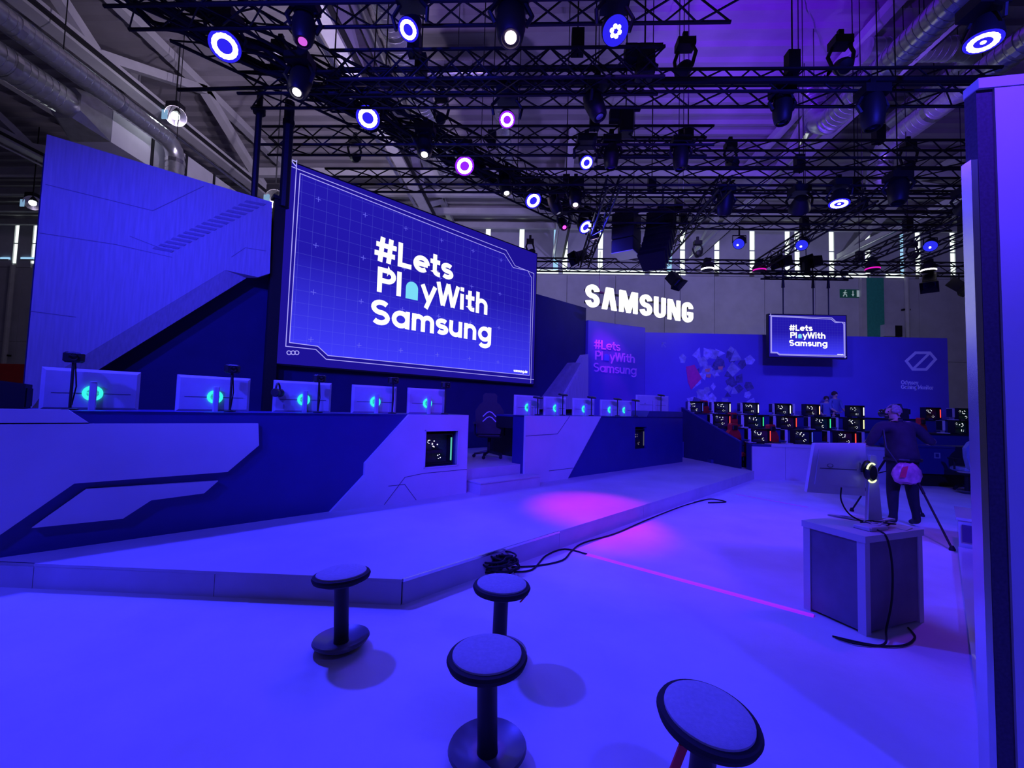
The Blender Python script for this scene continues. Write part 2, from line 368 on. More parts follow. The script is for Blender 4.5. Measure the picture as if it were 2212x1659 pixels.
for q in range(4): MB().box((-13.5, 11.32+q*1.3, 8.9), (-12.3, 12.6+q*1.3, 10.1)).build('duct_section', M_CONC, o, True); MB().box((-13.54, 12.56+q*1.3, 8.86), (-12.26, 12.64+q*1.3, 10.14)).build('flange', M_STEEL, o, True)
duct('spiral_duct', 'silver spiral air duct running under the roof at upper right', [(8.2, 6, 9.9), (8.2, 12.4, 9.9), (8.2, 12.9, 11.6)], .32)
duct('spiral_duct', 'silver spiral air duct far right with a drop pipe at its end', [(10.2, 7, 9.6), (10.2, 12.8, 9.6), (10.2, 12.9, 8.3)], .3)
duct('spiral_duct', 'silver spiral air duct left of centre, crossing behind the front trusses', [(-3.5, 6, 10.6), (-3.5, 16, 10.6)], .34)
duct('spiral_duct', 'bent silver air duct at centre, turning a corner above the trusses', [(-3.3, 10.9, 10.6), (-1.15, 10.9, 10.6), (-1.15, 16, 10.6)], .22)
duct('spiral_duct', 'short silver cross duct at upper right under the roof', [(8.6, 11.2, 11.3), (11.6, 11.2, 11.3), (11.6, 14, 11.3)], .28)
# hall lamps that are lit at upper left
for px, py, Y, lab in ((378, 250, 13.0, 'lit white floodlight hanging at upper left above the slab'), (594, 430, 13.0, 'lit white floodlight between the slab and the big screen'), (70, 438, 17.0, 'small lit floodlight at far left edge')):
    p = on_y(px, py, Y); t = thing('flood_light', lab, 'lamp', p, group='hall floodlights')
    MB().box((-.2, -.16, .05), (.2, .16, .4)).build('housing', M_STEEL, t); MB().tube((0, 0, .4), (0, 0, 13.38-p.z), .02, 6).build('hanger', M_STEEL, t)
    M = aim((EYE-p).normalized()+Vector((.2, 0, -.1))) @ Matrix.Scale(1.5, 4); MB().lathe([(.02, 0), (.15, .0), (.2, .1), (.19, .1), (.02, .03)], 20, M).build('reflector', M_ALU, t, smooth=True)
    MB().lathe([(.01, .04), (.14, .05), (.01, .06)], 16, M).build('lamp_glass', glow('floodlight_glow', (.9, 1, 1), 14), t)
    MB().box((-.18, -.30, -.3), (.0, -.27, 0)).build('glare_flap', glow('flap_glow', (.25, .45, .7), .8), t)  # flap is no lamp; its bluish glow is put into the material
    spot(t, p+Vector((.1, -.4, -.15)), p+Vector((1, -3, -3)), (.9, .95, 1), 60, 150, .8, .1)

# ============================================================ STAGE
pf = thing('stage_platform', 'low pale stage platform with an angled front edge', 'stage', (0, 0, 0))
A = Vector((-5.6, 3.40)); B = Vector((-1.0, 3.45)); D = Vector((5.72, 11.10)); E_ = st(12.0, 9.5)
top = [(A.x, A.y), (B.x, B.y), (D.x, D.y), (4.75, 13.6), (E_.x, E_.y), (st(-3, 9.5).x, st(-3, 9.5).y)]
MB().prismz(top, .185, .2).build('deck', M_DECK, pf)
MB().prismz([(x, y_+.012) for x, y_ in top], 0, .184).build('substructure', M_NAVYWALL, pf)
def fascia(a, b, n):
    for i in range(n):
        p = a.lerp(b, i/n); q = a.lerp(b, (i+1)/n); d = (q-p).normalized(); g = d*.003; nn = Vector((d.y, -d.x))*.012
        MB().prismz([tuple(p+g), tuple(p+g+nn), tuple(q-g+nn), tuple(q-g)], 0.0, .178).build('fascia_board', M_FASCIA, pf)
        MB().prismz([tuple(p), tuple(p+nn*1.3), tuple(q+nn*1.3), tuple(q)], .18, .203).build('edge_trim', M_FASCIA if i else M_ALU, pf)
fascia(A, B, 3); fascia(B, D, 5)
# raised floor behind the counters and the step up to it
ri = thing('raised_floor', 'raised floor behind the stage counters', 'floor platform', st(0, 5.7, .2), A45)
MB().box((-3, .32, 0), (12, 2.8, .36)).build('deck', M_DECK, ri); MB().box((4.18, .0, 0), (5.44, .32, .36)).build('sill', M_DECK, ri)
sp = thing('step', 'single step up between the two stage counters', 'step', st(4.9, 5.34, .2), A45)
MB().box((-.66, 0, 0), (.70, .34, .17)).build('riser', M_FASCIA, sp); MB().box((-.67, -.015, .17), (.71, .34, .19)).build('tread', M_DECK, sp)

# ---- left counter (local x = along the stage, y = away)
cl = thing('stage_counter', 'long navy stage counter with white angular relief panels, left of the step', 'counter', st(0, 5.64, .2), A45)
H0, H1 = .47, 1.0
b = MB(); b.box((-3, 0, 0), (3.37, .3, 1.25)); b.box((3.95, 0, 0), (4.15, .3, 1.25)); b.box((3.37, 0, 0), (3.95, .3, H0)); b.box((3.37, 0, H1), (3.95, .3, 1.25)); b.build('body', M_NAVY, cl)
MB().box((-3, .0, 1.22), (4.15, .9, 1.252)).build('countertop', M_NAVY, cl)
MB().box((4.1, .3, .36), (4.15, .9, 1.22)).build('end_panel', M_NAVY, cl)
def rel(pts): return [(u, z-.2) for u, z in pts]
big = rel([(-3, 1.33), (-.22, 1.335), (1.16, 1.33), (1.18, 1.08), (.89, .80), (-.29, .79), (-.75, .36), (-3, .30)])
MB().prism(big, -.05, .0).build('relief_panel', M_WHITE, cl)
MB().prism(rel([(-3, 1.345), (-.23, 1.345), (-.37, 1.465), (-3, 1.465)]), -.05, 0).build('relief_panel', M_WHITE, cl)
MB().prism(rel([(-.21, .73), (.81, .71), (.69, .59), (.26, .57), (.06, .42), (-.53, .43)]), -.05, 0).build('relief_panel', M_WHITE, cl)
wp = MB()
wp.prism(rel([(3.08, 1.45), (2.45, .79), (2.45, .63), (2.02, .2), (3.37, .2), (3.37, 1.45)]), -.05, 0)
wp.prism(rel([(3.37, 1.2), (3.37, 1.45), (3.95, 1.45), (3.95, 1.2)]), -.05, 0); wp.prism(rel([(3.37, .2), (3.37, .67), (3.95, .67), (3.95, .2)]), -.05, 0)
wp.prism(rel([(3.95, .2), (3.95, 1.45), (4.15, 1.45), (4.15, .2)]), -.05, 0); wp.build('relief_panel', M_WHITE, cl)
for pts in ([(3.25, .2), (3.05, .45), (2.8, .45)], [(2.75, .2), (3.05, .55), (3.35, .58), (4.15, .58)]):
    MB().strip(rel(pts), .008, -.053, -.049).build('panel_joint', M_LINE, cl)
fr = MB(); fr.box((3.35, -.06, H0-.02), (3.37, .02, H1+.02)); fr.box((3.95, -.06, H0-.02), (3.97, .02, H1+.02)); fr.box((3.35, -.06, H0-.02), (3.97, .02, H0)); fr.box((3.35, -.06, H1), (3.97, .02, H1+.02)); fr.build('window_frame', M_WHITE, cl)
MB().box((3.37, .29, H0), (3.95, .3, H1)).build('recess_back', M_BLACK, cl)
# ---- right counter
cr = thing('stage_counter', 'stage counter right of the step, white end turning into navy', 'counter', st(5.45, 5.64, .2), A45)
u0r = 5.45
def rel2(pts): return [(u-u0r, z-.2) for u, z in pts]
b = MB(); b.box((0, 0, 0), (9.2-u0r, .3, 1.25)); b.box((9.73-u0r, 0, 0), (11.65-u0r, .3, 1.25)); b.box((9.2-u0r, 0, 0), (9.73-u0r, .3, H0)); b.box((9.2-u0r, 0, H1), (9.73-u0r, .3, 1.25)); b.build('body', M_NAVY, cr)
MB().box((0, 0, 1.22), (11.65-u0r, .9, 1.252)).build('countertop', M_NAVY, cr)
MB().prism(rel2([(9.72, 1.45), (9.86, 1.60), (11.65, 1.60), (11.65, 1.45)]), 0, .5).build('upper_screen', M_NAVY, cr)
MB().prism(rel2([(5.45, .2), (5.45, 1.45), (7.75, 1.45), (6.66, .2)]), -.05, 0).build('relief_panel', M_WHITE, cr)
for pts in ([(5.45, 1.08), (6.32, 1.10), (6.68, 1.45)], [(6.1, .40), (6.82, .40)]): MB().strip(rel2(pts), .01, -.053, -.049).build('panel_joint', M_LINE, cr)
MB().box((9.2-u0r, .29, H0), (9.73-u0r, .3, H1)).build('recess_back', M_BLACK, cr)
MB().box((0, .3, 1.0), (.05, .9, 1.22)).build('end_panel', M_BLACK, cr)

# ---- white slab on the wall, left of the screen
VS = 8.22; ks = VS/8.4
def sc(pts): return [(u*ks, 1.6+(z-1.6)*ks) for u, z in pts]
front = sc([(-.97, 1.2), (-.97, 5.1), (1.75, 5.12), (1.78, 3.84), (1.60, 3.73), (1.12, 3.74), (-.66, 1.93), (-1.2+.6, 1.2)])
back = sc([(-.97, 1.2), (-.97, 5.1), (1.75, 5.12), (1.78, 3.84), (1.60, 3.73), (1.45, 3.70), (-.33, 1.93), (.0, 1.2)])
front[-1] = (-1.35*ks+.02, 1.2); front[-1] = (-.96*ks, 1.25); back[-1] = (-.90*ks, 1.2)
sl = thing('wall_slab', 'tall white angular slab on the stage wall, left of the big screen', 'wall panel', st(0, VS, 0), A45)
MB().prism(front, 0, .09, back).build('slab_body', M_WHITEGRAIN, sl); MB().prism(back, .09, VW-VS).build('slab_core', M_NAVYWALL, sl)
def slabpx(x, y): u, z = uz(x, y, VS-.002); return (u, z)
for i in range(16):
    x = 329+i*13.2; y = 537-i*6.7
    MB().prism([slabpx(x, y), slabpx(x+42, y+8), slabpx(x+47, y+4), slabpx(x+5, y-4)], -.006, -.001).build('hatch_stripe', mat('hatch_print', (.30, .27, .36), .7, noise=.05), sl)
for pts in ([(98, 398), (330, 455), (440, 402)], [(85, 503), (250, 528), (372, 556)], [(66, 672), (165, 685)], [(500, 555), (530, 535), (575, 542)], [(280, 510), (370, 545)]):
    MB().strip([slabpx(x, y) for x, y in pts], .009, -.003, -.001).build('panel_joint', mat('slab_joint', (.27, .24, .32), .7, noise=.05), sl)
# ---- white shard at the right end of the stage wall
sh = thing('wall_shard', 'white angular shard on the stage wall, beside the slogan wall', 'wall panel', st(0, VS, 0), A45)
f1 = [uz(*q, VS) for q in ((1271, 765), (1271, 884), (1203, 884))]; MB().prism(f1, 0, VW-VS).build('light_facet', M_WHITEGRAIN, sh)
f2 = [uz(*q, VS+.1) for q in ((1238, 783), (1256, 784), (1203, 884), (1163, 884))]; MB().prism(f2, .1, VW-VS).build('side_facet', mat('shaded_grained_board', (.27, .25, .33), .6, noise=.12, nscale=6), sh)  # darker copy of the white board; the bevel's shade is in the colour

# ============================================================ BIG SCREEN
def gradient_mat(name, top_, bot_, z0, z1, gx, gz, line):
    m = bpy.data.materials.new(name); m.use_nodes = True; nt = m.node_tree; nt.nodes.remove(nt.nodes['Principled BSDF'])
    em = nt.nodes.new('ShaderNodeEmission'); nt.links.new(em.outputs[0], nt.nodes['Material Output'].inputs[0])
    tc = nt.nodes.new('ShaderNodeTexCoord'); sx = nt.nodes.new('ShaderNodeSeparateXYZ'); nt.links.new(tc.outputs['Object'], sx.inputs[0])
    mr = nt.nodes.new('ShaderNodeMapRange'); mr.inputs[1].default_value = z0; mr.inputs[2].default_value = z1; nt.links.new(sx.outputs[2], mr.inputs[0])
    rp = nt.nodes.new('ShaderNodeValToRGB'); e = rp.color_ramp.elements; e[0].color = (*bot_, 1); e[1].color = (*top_, 1); e[1].position = .55
    nt.links.new(mr.outputs[0], rp.inputs[0])
    prev = rp.outputs[0]
    for ax, g in ((0, gx), (2, gz)):
        a = nt.nodes.new('ShaderNodeMath'); a.operation = 'PINGPONG'; a.inputs[1].default_value = g/2; nt.links.new(sx.outputs[ax], a.inputs[0])
        c = nt.nodes.new('ShaderNodeMath'); c.operation = 'LESS_THAN'; c.inputs[1].default_value = line; nt.links.new(a.outputs[0], c.inputs[0])
        s_ = nt.nodes.new('ShaderNodeMath'); s_.operation = 'MULTIPLY'; s_.inputs[1].default_value = .16; nt.links.new(c.outputs[0], s_.inputs[0])
        mx = nt.nodes.new('ShaderNodeMixRGB'); mx.inputs[2].default_value = (.18, .2, 1, 1); nt.links.new(s_.outputs[0], mx.inputs[0]); nt.links.new(prev, mx.inputs[1]); prev = mx.outputs[0]
    nt.links.new(prev, em.inputs[0]); return m
G_SCRBG = glow('screen_border_blue', (.012, .006, .30), 1); G_LINE = glow('screen_line_white', (.42, .38, 1.0), 1.0); G_TXT = glow('screen_text_white', (1, 1, .95), 1.25)
G_EMB = glow('screen_pale_cyan', (.20, .72, .95), 1.0)
U0, Z0, SWD, SHT, VL = 1.97, 2.26, 6.47, 3.70, 8.4
def sn(x, y): u, z = uz(x, y, VL); return ((u-U0)/SWD, (z-Z0)/SHT)
outer = [sn(*q) for q in ((641, 346), (617, 748), (682, 755), (704, 776), (1153, 820))]
outer2 = [sn(*q) for q in ((624, 358), (1093, 541), (1112, 574), (1153, 591), (1146, 828))]
inner = [sn(*q) for q in ((648, 375), (625, 740), (686, 748), (708, 768), (1143, 811), (1148, 600), (1144, 594), (1140, 585), (1108, 578), (1089, 549))]
def screen(t, W_, H_, dep, detail):
    c = lambda q: (-W_/2+q[0]*W_, q[1]*H_)
    MB().box((-W_/2-.03, 0, -.03), (W_/2+.03, dep, H_+.03)).build('cabinet', M_BLACK, t)
    MB().box((-W_/2, -.006, 0), (W_/2, 0, H_)).build('display_face', G_SCRBG, t)
    ip = [c(q) for q in inner]
    fld = MB().prism(ip, -.008, -.006).build('display_field', gradient_mat('screen_field_%d' % int(W_*10), (.016, .009, .40), (.050, .045, 1.0), .05*H_, H_, W_*.0355, W_*.0355, W_*.0006), t)
    lw_ = W_*.0022 if detail else W_*.008
    for pl in (outer, outer2): MB().strip([c(q) for q in pl], lw_, -.010, -.008).build('border_line', G_LINE, t)
    MB().strip(ip, lw_, -.010, -.008, closed=True).build('border_line', G_LINE, t)
    # slogan
    ax, az = sn(808, 578); k_ = W_/SWD; cap = .53*k_
    L = lambda txt, px, py, cp: lettering(txt, c(sn(px, py))[0], c(sn(px, py))[1], cp, G_TXT, t, -.013, -.008, wd=.19, sp=.01)
    z1 = sn(862, 576)[1]*H_; z2 = sn(815, 630)[1]*H_; z3 = sn(806, 700)[1]*H_
    x1 = c(sn(807, 545))[0]; x2 = c(sn(814, 605))[0]; x3 = c(sn(801, 680))[0]
    xe1 = c(sn(978, 590))[0]; xe2 = c(sn(1054, 660))[0]; xe3 = c(sn(1062, 710))[0]
    for txt, xa, xb, za in (('#Lets', x1, xe1, z1), ('Pl@yWith', x2, xe2, z2), ('Samsung', x3, xe3, z3)):
        adv = sum(.72 if ch == '@' else glyph(ch)[1]+.01 for ch in txt)-.05
        xsx = (xb-xa)/(adv*cap); lettering(txt, xa, za, cap, G_TXT, fld, -.013, -.008, wd=.195, xs=xsx, sp=.01)
        if '@' in txt:
            wa = (glyph('P')[1]+glyph('l')[1]+.02+.34)*cap*xsx; dome(xa+wa, za-.02*cap, .56*cap, .74*cap, G_EMB, t, -.013, -.008)
    if detail:
        for i in range(6):
            for j in range(4):
                q = sn(671+i*88-j*5+i*j, 424+i*25+j*90-i*j*7)
                p = (-W_/2+W_*(.085+i*.142), H_*(.86-j*.242)); s_ = .05
                MB().strip([(p[0]-s_, p[1]), (p[0]+s_, p[1])], .010, -.0095, -.008).strip([(p[0], p[1]-s_), (p[0], p[1]+s_)], .010, -.0095, -.008).build('cross_mark', glow('screen_cross_dim', (.16, .15, 1.0), .9), fld)
        for x_ in (624, 633, 641): 
            p = c(sn(x_, 762)); MB().strip([(p[0]+.035*math.cos(R(a)), p[1]+.035*math.sin(R(a))) for a in range(0, 360, 30)], .014, -.0095, -.006, closed=True).build('dot_ring', G_LINE, t)
        p = c(sn(633, 352)); q = .05
        MB().strip([(p[0]-q, p[1]-q*.9), (p[0]-q, p[1]+q*.9), (p[0]+q, p[1]+q*.9)], .02, -.0095, -.006).strip([(p[0]-q, p[1]+q*.9), (p[0]+q, p[1]-q*.9)], .02, -.0095, -.006).build('corner_arrow', G_LINE, t)
    p = c(sn(1109, 803)); lettering('samsung.de', p[0], p[1], .075*k_*1.0, G_TXT, t, -.0125, -.008, wd=.2)
ls = thing('led_screen', 'huge wide stage screen showing the white slogan, left of centre', 'screen', st(U0+SWD/2, VL, Z0), A45)
screen(ls, SWD, SHT, .13, True)
for x_ in (-2.9, 0, 2.9): MB().box((x_-.1, .13, .3), (x_+.1, VW-VL+.02, SHT-1.2)).build('wall_bracket', M_STEEL, ls)
s2 = thing('led_screen', 'small hanging screen with the white slogan above the gaming desks', 'screen', (on_y(1744, 726, 13.9).x, 13.9, on_y(1744, 772, 13.9).z))
W2 = on_y(1827, 726, 13.9).x-on_y(1661, 726, 13.9).x; H2 = on_y(1744, 681, 13.9).z-on_y(1744, 772, 13.9).z
screen(s2, W2, H2, .12, False)
for px in (1692, 1757, 1790):
    x_ = on_y(px, 640, 13.95).x-s2.location.x
    MB().tube((x_, .06, H2), (x_, .06, 6.2-s2.location.z), .018, 6).build('hanging_cable', M_STEEL, s2); MB().tube((x_, .06, 5.7-s2.location.z), (x_, .06, 6.2-s2.location.z), .05, 6, .02).build('hook_block', M_STEEL, s2)

# ---- black masking post between slab and screen
mp_ = thing('masking_post', 'black vertical masking strip between the white slab and the big screen', 'post', st(1.86, 8.30, .56), A45)
MB().box((-.09, 0, 0), (.09, .12, 4.6)).build('strip', M_BLACK, mp_); MB().box((-.12, -.03, 4.6), (.12, .15, 4.66)).build('cap', M_STEEL, mp_)
for px in (548, 614):
    p = on_v(px, 436, 8.3); q = on_v(px, 215, 8.3)
    t = thing('hanging_pipe', 'black vertical pipe above the white slab' if px == 548 else 'black cable bundle hanging above the left end of the big screen', 'pipe', (p.x, p.y, 5.05))
    MB().tube((p.x, p.y, 5.05), (p.x, p.y, 7.0), .05 if px == 548 else .085, 8).build('pipe_body', M_STEEL, t, True); MB().tube((p.x, p.y, 6.55), (p.x, p.y, 6.65), .1, 8).build('clamp', M_STEEL, t, True)

# ---- slogan wall lettering (raised, pinkish lit) and mural wall print
G_PINK = mat('pink_raised_letters', (.95, .35, .9), .5, noise=.03)
def wall_local(px, py): # on slogan wall front plane
    d = ray(px, py); nn = Vector((-math.sin(aW), math.cos(aW), 0)); t_ = (Vector((PA.x, PA.y, 0))-EYE).dot(nn)/d.dot(nn); p = EYE+d*t_
    return ((p-PA).dot(Vector((math.cos(aW), math.sin(aW), 0))), p.z)
for txt, a, b_ in (('#Lets', (1282, 753), (1339, 757)), ('Pl@yWith', (1285, 777), (1371, 785)), ('Samsung', (1281, 803), (1374, 812))):
    xa, za = wall_local(*a); xb, zb = wall_local(*b_); cap = .295
    adv = sum(.72 if ch == '@' else glyph(ch, .15)[1] for ch in txt)-.05
    xsx = (xb-xa)/(adv*cap); lettering(txt, xa, za, cap, G_PINK, lw, -.03, 0, wd=.14, xs=xsx)
    if '@' in txt: dome(xa+(.72+.27+.34)*cap*xsx, za, .18, .22, mat('blue_raised_emblem', (.1, .2, .9), .5, noise=.03), lw, -.03, 0)
def mural(px, py): p = on_y(px, py, 14.81); return (p.x-3.86, p.z)
# abstract angular artwork, a plain stand-in
cols = [mat('mural_grey', (.33, .33, .55), .7, noise=.3, nscale=6), mat('mural_slate', (.10, .09, .24), .7, noise=.4, nscale=8), mat('mural_lavender', (.45, .42, .75), .7, noise=.3, nscale=8)]
rnd = random.Random(3)
for i in range(46):
    cx_ = rnd.gauss(1548, 40); cy_ = rnd.uniform(755, 872); sz = rnd.uniform(7, 19); a0 = rnd.uniform(0, 6.3); nn = rnd.choice((3, 4, 4, 5))
    pts = [mural(cx_+sz*math.cos(a0+2*PI*k_/nn)*rnd.uniform(.6, 1.1), cy_-sz*math.sin(a0+2*PI*k_/nn)*rnd.uniform(.6, 1.1)) for k_ in range(nn)]
    MB().prism(pts, -.003-i*.0003, 0).build('print_shape', cols[i % 3], rw)
MB().prism([mural(*q) for q in ((1482, 792), (1500, 788), (1516, 817), (1493, 842), (1486, 825))], -.02, 0).build('print_shape', mat('mural_magenta', (.75, .03, .28), .7, noise=.1), rw)
for q in ((1528, 800), (1556, 795), (1530, 812)): MB().prism([mural(q[0]-5, q[1]-3), mural(q[0]+6, q[1]-4), mural(q[0]+4, q[1]+4), mural(q[0]-4, q[1]+3)], -.021, 0).build('print_shape', mat('mural_orange', (.8, .3, .22), .7, noise=.1), rw)
P_LIGHT = mat('pale_print', (.92, .90, .95), .6, noise=.03)
q = [mural(*p) for p in ((1958, 780), (1978, 762), (2009, 762), (2021, 776), (2001, 798), (1972, 798))]
MB().strip(q, .085, -.01, 0, closed=True).strip([mural(1974, 796), mural(2007, 764)], .075, -.012, 0).build('hexagon_emblem', P_LIGHT, rw)
for txt, a, b_ in (('Odyssey', (1947, 830), (1984, 830)), ('Gaming Monitor', (1947, 840), (2017, 841))):
    xa, za = mural(*a); xb, _ = mural(*b_); adv = sum(glyph(ch)[1] for ch in txt); cap = .135; lettering(txt, xa, za, cap, P_LIGHT, rw, -.008, 0, wd=.16, xs=(xb-xa)/(adv*cap))
p = mural(1434, 745); MB().strip([(p[0]-.06, p[1]-.08), (p[0]-.06, p[1]+.07), (p[0]+.08, p[1]+.07)], .03, -.006, 0).strip([(p[0]-.06, p[1]+.07), (p[0]+.07, p[1]-.08)], .03, -.006, 0).build('arrow_print', mat('faint_print', (.25, .24, .5), .7, noise=.05), rw)

# ---- glowing letter sign
dS = Vector((.875, .484, 0)); aS = math.atan2(dS.y, dS.x); PS = on_y(1266, 640, 12.3); nS = Vector((-dS.y, dS.x, 0))
def sgn(px, py): d = ray(px, py); t_ = (PS-EYE).dot(nS)/d.dot(nS); p = EYE+d*t_; return ((p-PS).dot(dS), p.z)
sg = thing('letter_sign', 'big glowing white letter sign hanging over the slogan wall', 'sign', (PS.x, PS.y, 0), aS)
G_SIGN = glow('sign_white', (1, 1, .94), 1.5)
xa, zt = sgn(1265, 613); xb, zt2 = sgn(1495, 655); _, zb = sgn(1267, 662); Lh = zt-zb; wS = (xb-xa)
lets = 'SVMSUNG'; cell = [.55, .63, .82, .55, .55, .63, .55]; tot = sum(cell)+.13*6; kx = wS/tot; x = 0
for ch, cw in zip(lets, cell):
    mb = MB(); y0_, y1_ = -.05, 0; bw = .185
    def stroke(pts, wd=bw): mb.strip([(p, q) for p, q in pts], wd, y0_, y1_)
    h = bw/2; L_ = x+h; R_ = x+cw-h; c_ = x+cw/2; rx = cw/2-h; ry = (1-bw)/4
    if ch == 'S': stroke(arc(c_, 1-h-ry, rx, ry, 5, 270, 16)+arc(c_, h+ry, rx, ry, 90, -175, 16)[1:], .2)
    if ch == 'V':
        mb.prism([(x, 0), (x+.21, 0), (x+.355, .86), (x+.40, 1), (x+.17, 1)], y0_, y1_); mb.prism([(x+cw-.21, 0), (x+cw, 0), (x+cw-.17, 1), (x+cw-.40, 1), (x+cw-.355, .86)], y0_, y1_)
    if ch == 'M':
        mb.prism([(x, 0), (x+.18, 0), (x+.20, 1), (x+.0, 1)], y0_, y1_); mb.prism([(x+cw-.18, 0), (x+cw, 0), (x+cw, 1), (x+cw-.2, 1)], y0_, y1_)
        mb.prism([(x+.04, 1), (x+.26, 1), (c_+.05, .28), (c_+.08, 0), (c_-.08, 0)], y0_, y1_); mb.prism([(x+cw-.26, 1), (x+cw-.04, 1), (c_+.08, 0), (c_-.08, 0), (c_-.05, .28)], y0_, y1_)
    if ch == 'U': stroke([(L_, 1)]+arc(c_, h+.2, rx, .2, 180, 360, 14)+[(R_, 1)])
    if ch == 'N': mb.prism([(x, 0), (x+.17, 0), (x+.17, 1), (x, 1)], y0_, y1_); mb.prism([(x+cw-.17, 0), (x+cw, 0), (x+cw, 1), (x+cw-.17, 1)], y0_, y1_); mb.prism([(x, 1), (x+.22, 1), (x+cw, 0), (x+cw-.22, 0)], y0_, y1_)
    if ch == 'G': stroke([(R_, .70)]+arc(c_, 1-h-.2, rx, .2, 0, 180, 10)[1:]+arc(c_, h+.2, rx, .2, 180, 360, 12)+[(R_, .48)], .2); mb.prism([(c_, .36), (x+cw, .36), (x+cw, .52), (c_, .52)], y0_, y1_)
    mb.v = [(xa+p[0]*kx, p[1], zb+p[2]*Lh) for p in mb.v]
    mb.build('letter', G_SIGN, sg); x += cw+.13
MB().box((xa, .0, zb+.1), (xb, .05, zb+.16)).build('mounting_rail', M_STEEL, sg); MB().box((xa, .0, zt-.2), (xb, .05, zt-.14)).build('mounting_rail', M_STEEL, sg)
for q in (.12, .88): MB().tube((xa+wS*q, .03, zb+.1), (xa+wS*q, .03, 6.3), .008, 5).build('hanging_wire', M_STEEL, sg)

# ---- things on the far hall wall
t = thing('exit_sign', 'green emergency exit sign with running figure on the far wall', 'sign', on_y(1838, 634, YB-.06))
MB().box((-.62, 0, -.25), (.62, .05, .25)).build('sign_plate', mat('exit_green', (.008, .07, .05), .5, emit=(.003, .03, .025), es=.6), t)
PW = mat('exit_print', (.6, .7, .65), .5, emit=(.3, .4, .36), es=.5)
MB().strip([(-.45, -.18), (-.36, -.02), (-.34, .1)], .06, -.01, 0).strip([(-.36, -.02), (-.26, -.08), (-.24, -.2)], .05, -.01, 0).strip([(-.46, .02), (-.34, .09), (-.22, .02)], .04, -.01, 0).strip([(-.31, .14), (-.31, .2)], .07, -.01, 0).build('running_figure', PW, t)
MB().strip([(.12, .17), (.12, -.05)], .05, -.01, 0).prism([(.04, -.04), (.2, -.04), (.12, -.18)], -.01, 0).build('arrow', PW, t); MB().box((.34, -.01, -.2), (.56, 0, .2)).build('door_symbol', PW, t)
p = on_y(1895, 660, YB-.3); t = thing('green_banner', 'green vertical column cladding on the far wall', 'banner', (p.x, YB-.3, 0)); MB().box((-.55, 0, 0), (.40, .28, 9.9)).build('cladding', mat('green_cladding', (.03, .32, .22), .7, noise=.1), t); MB().box((-.85, .05, 0), (-.56, .29, 9.9)).build('post', M_GREYSTEEL, t)
p = on_y(1966, 660, YB-.4); t = thing('wall_pipe', 'grey vertical pipe on the far wall right of the green cladding', 'pipe', (p.x, YB-.2, 0)); MB().tube((0, 0, 0), (0, 0, 12.8), .12, 10).build('pipe_body', M_GREYSTEEL, t); MB().box((-.2, 0, 8), (.2, .18, 8.1)).build('pipe_clip', M_STEEL, t)
p = on_y(1930, 712, YB-.6); t = thing('wall_unit', 'small grey box unit on the far wall beside the pipe', 'box', p); MB().box((-.5, 0, -.4), (.1, .6, .3)).build('housing', M_CONC, t); MB().box((.12, 0, -.4), (.5, .6, .25)).build('grille', M_STEEL, t)
p = on_y(20, 640, YB-.3); t = thing('wall_pipe', 'pale vertical pipe on the far wall at the left edge', 'pipe', (p.x, YB-.25, 0)); MB().tube((0, 0, 0), (0, 0, 10), .14, 10).build('pipe_body', M_GREYSTEEL, t); MB().box((-.2, 0, 4), (.2, .2, 4.1)).build('pipe_clip', M_STEEL, t)
p = on_y(55, 815, 12.0); t = thing('red_partition', 'bright red partition panel at the far left edge', 'partition', (p.x, 12, 0)); MB().box((-4, 0, 0), (-.02, .1, on_y(30, 786, 12).z)).build('panel', mat('red_panel', (.65, .02, .02), .6, noise=.08), t); MB().box((-4, -.02, 0), (-.0, .12, .1)).build('foot_rail', M_STEEL, t)

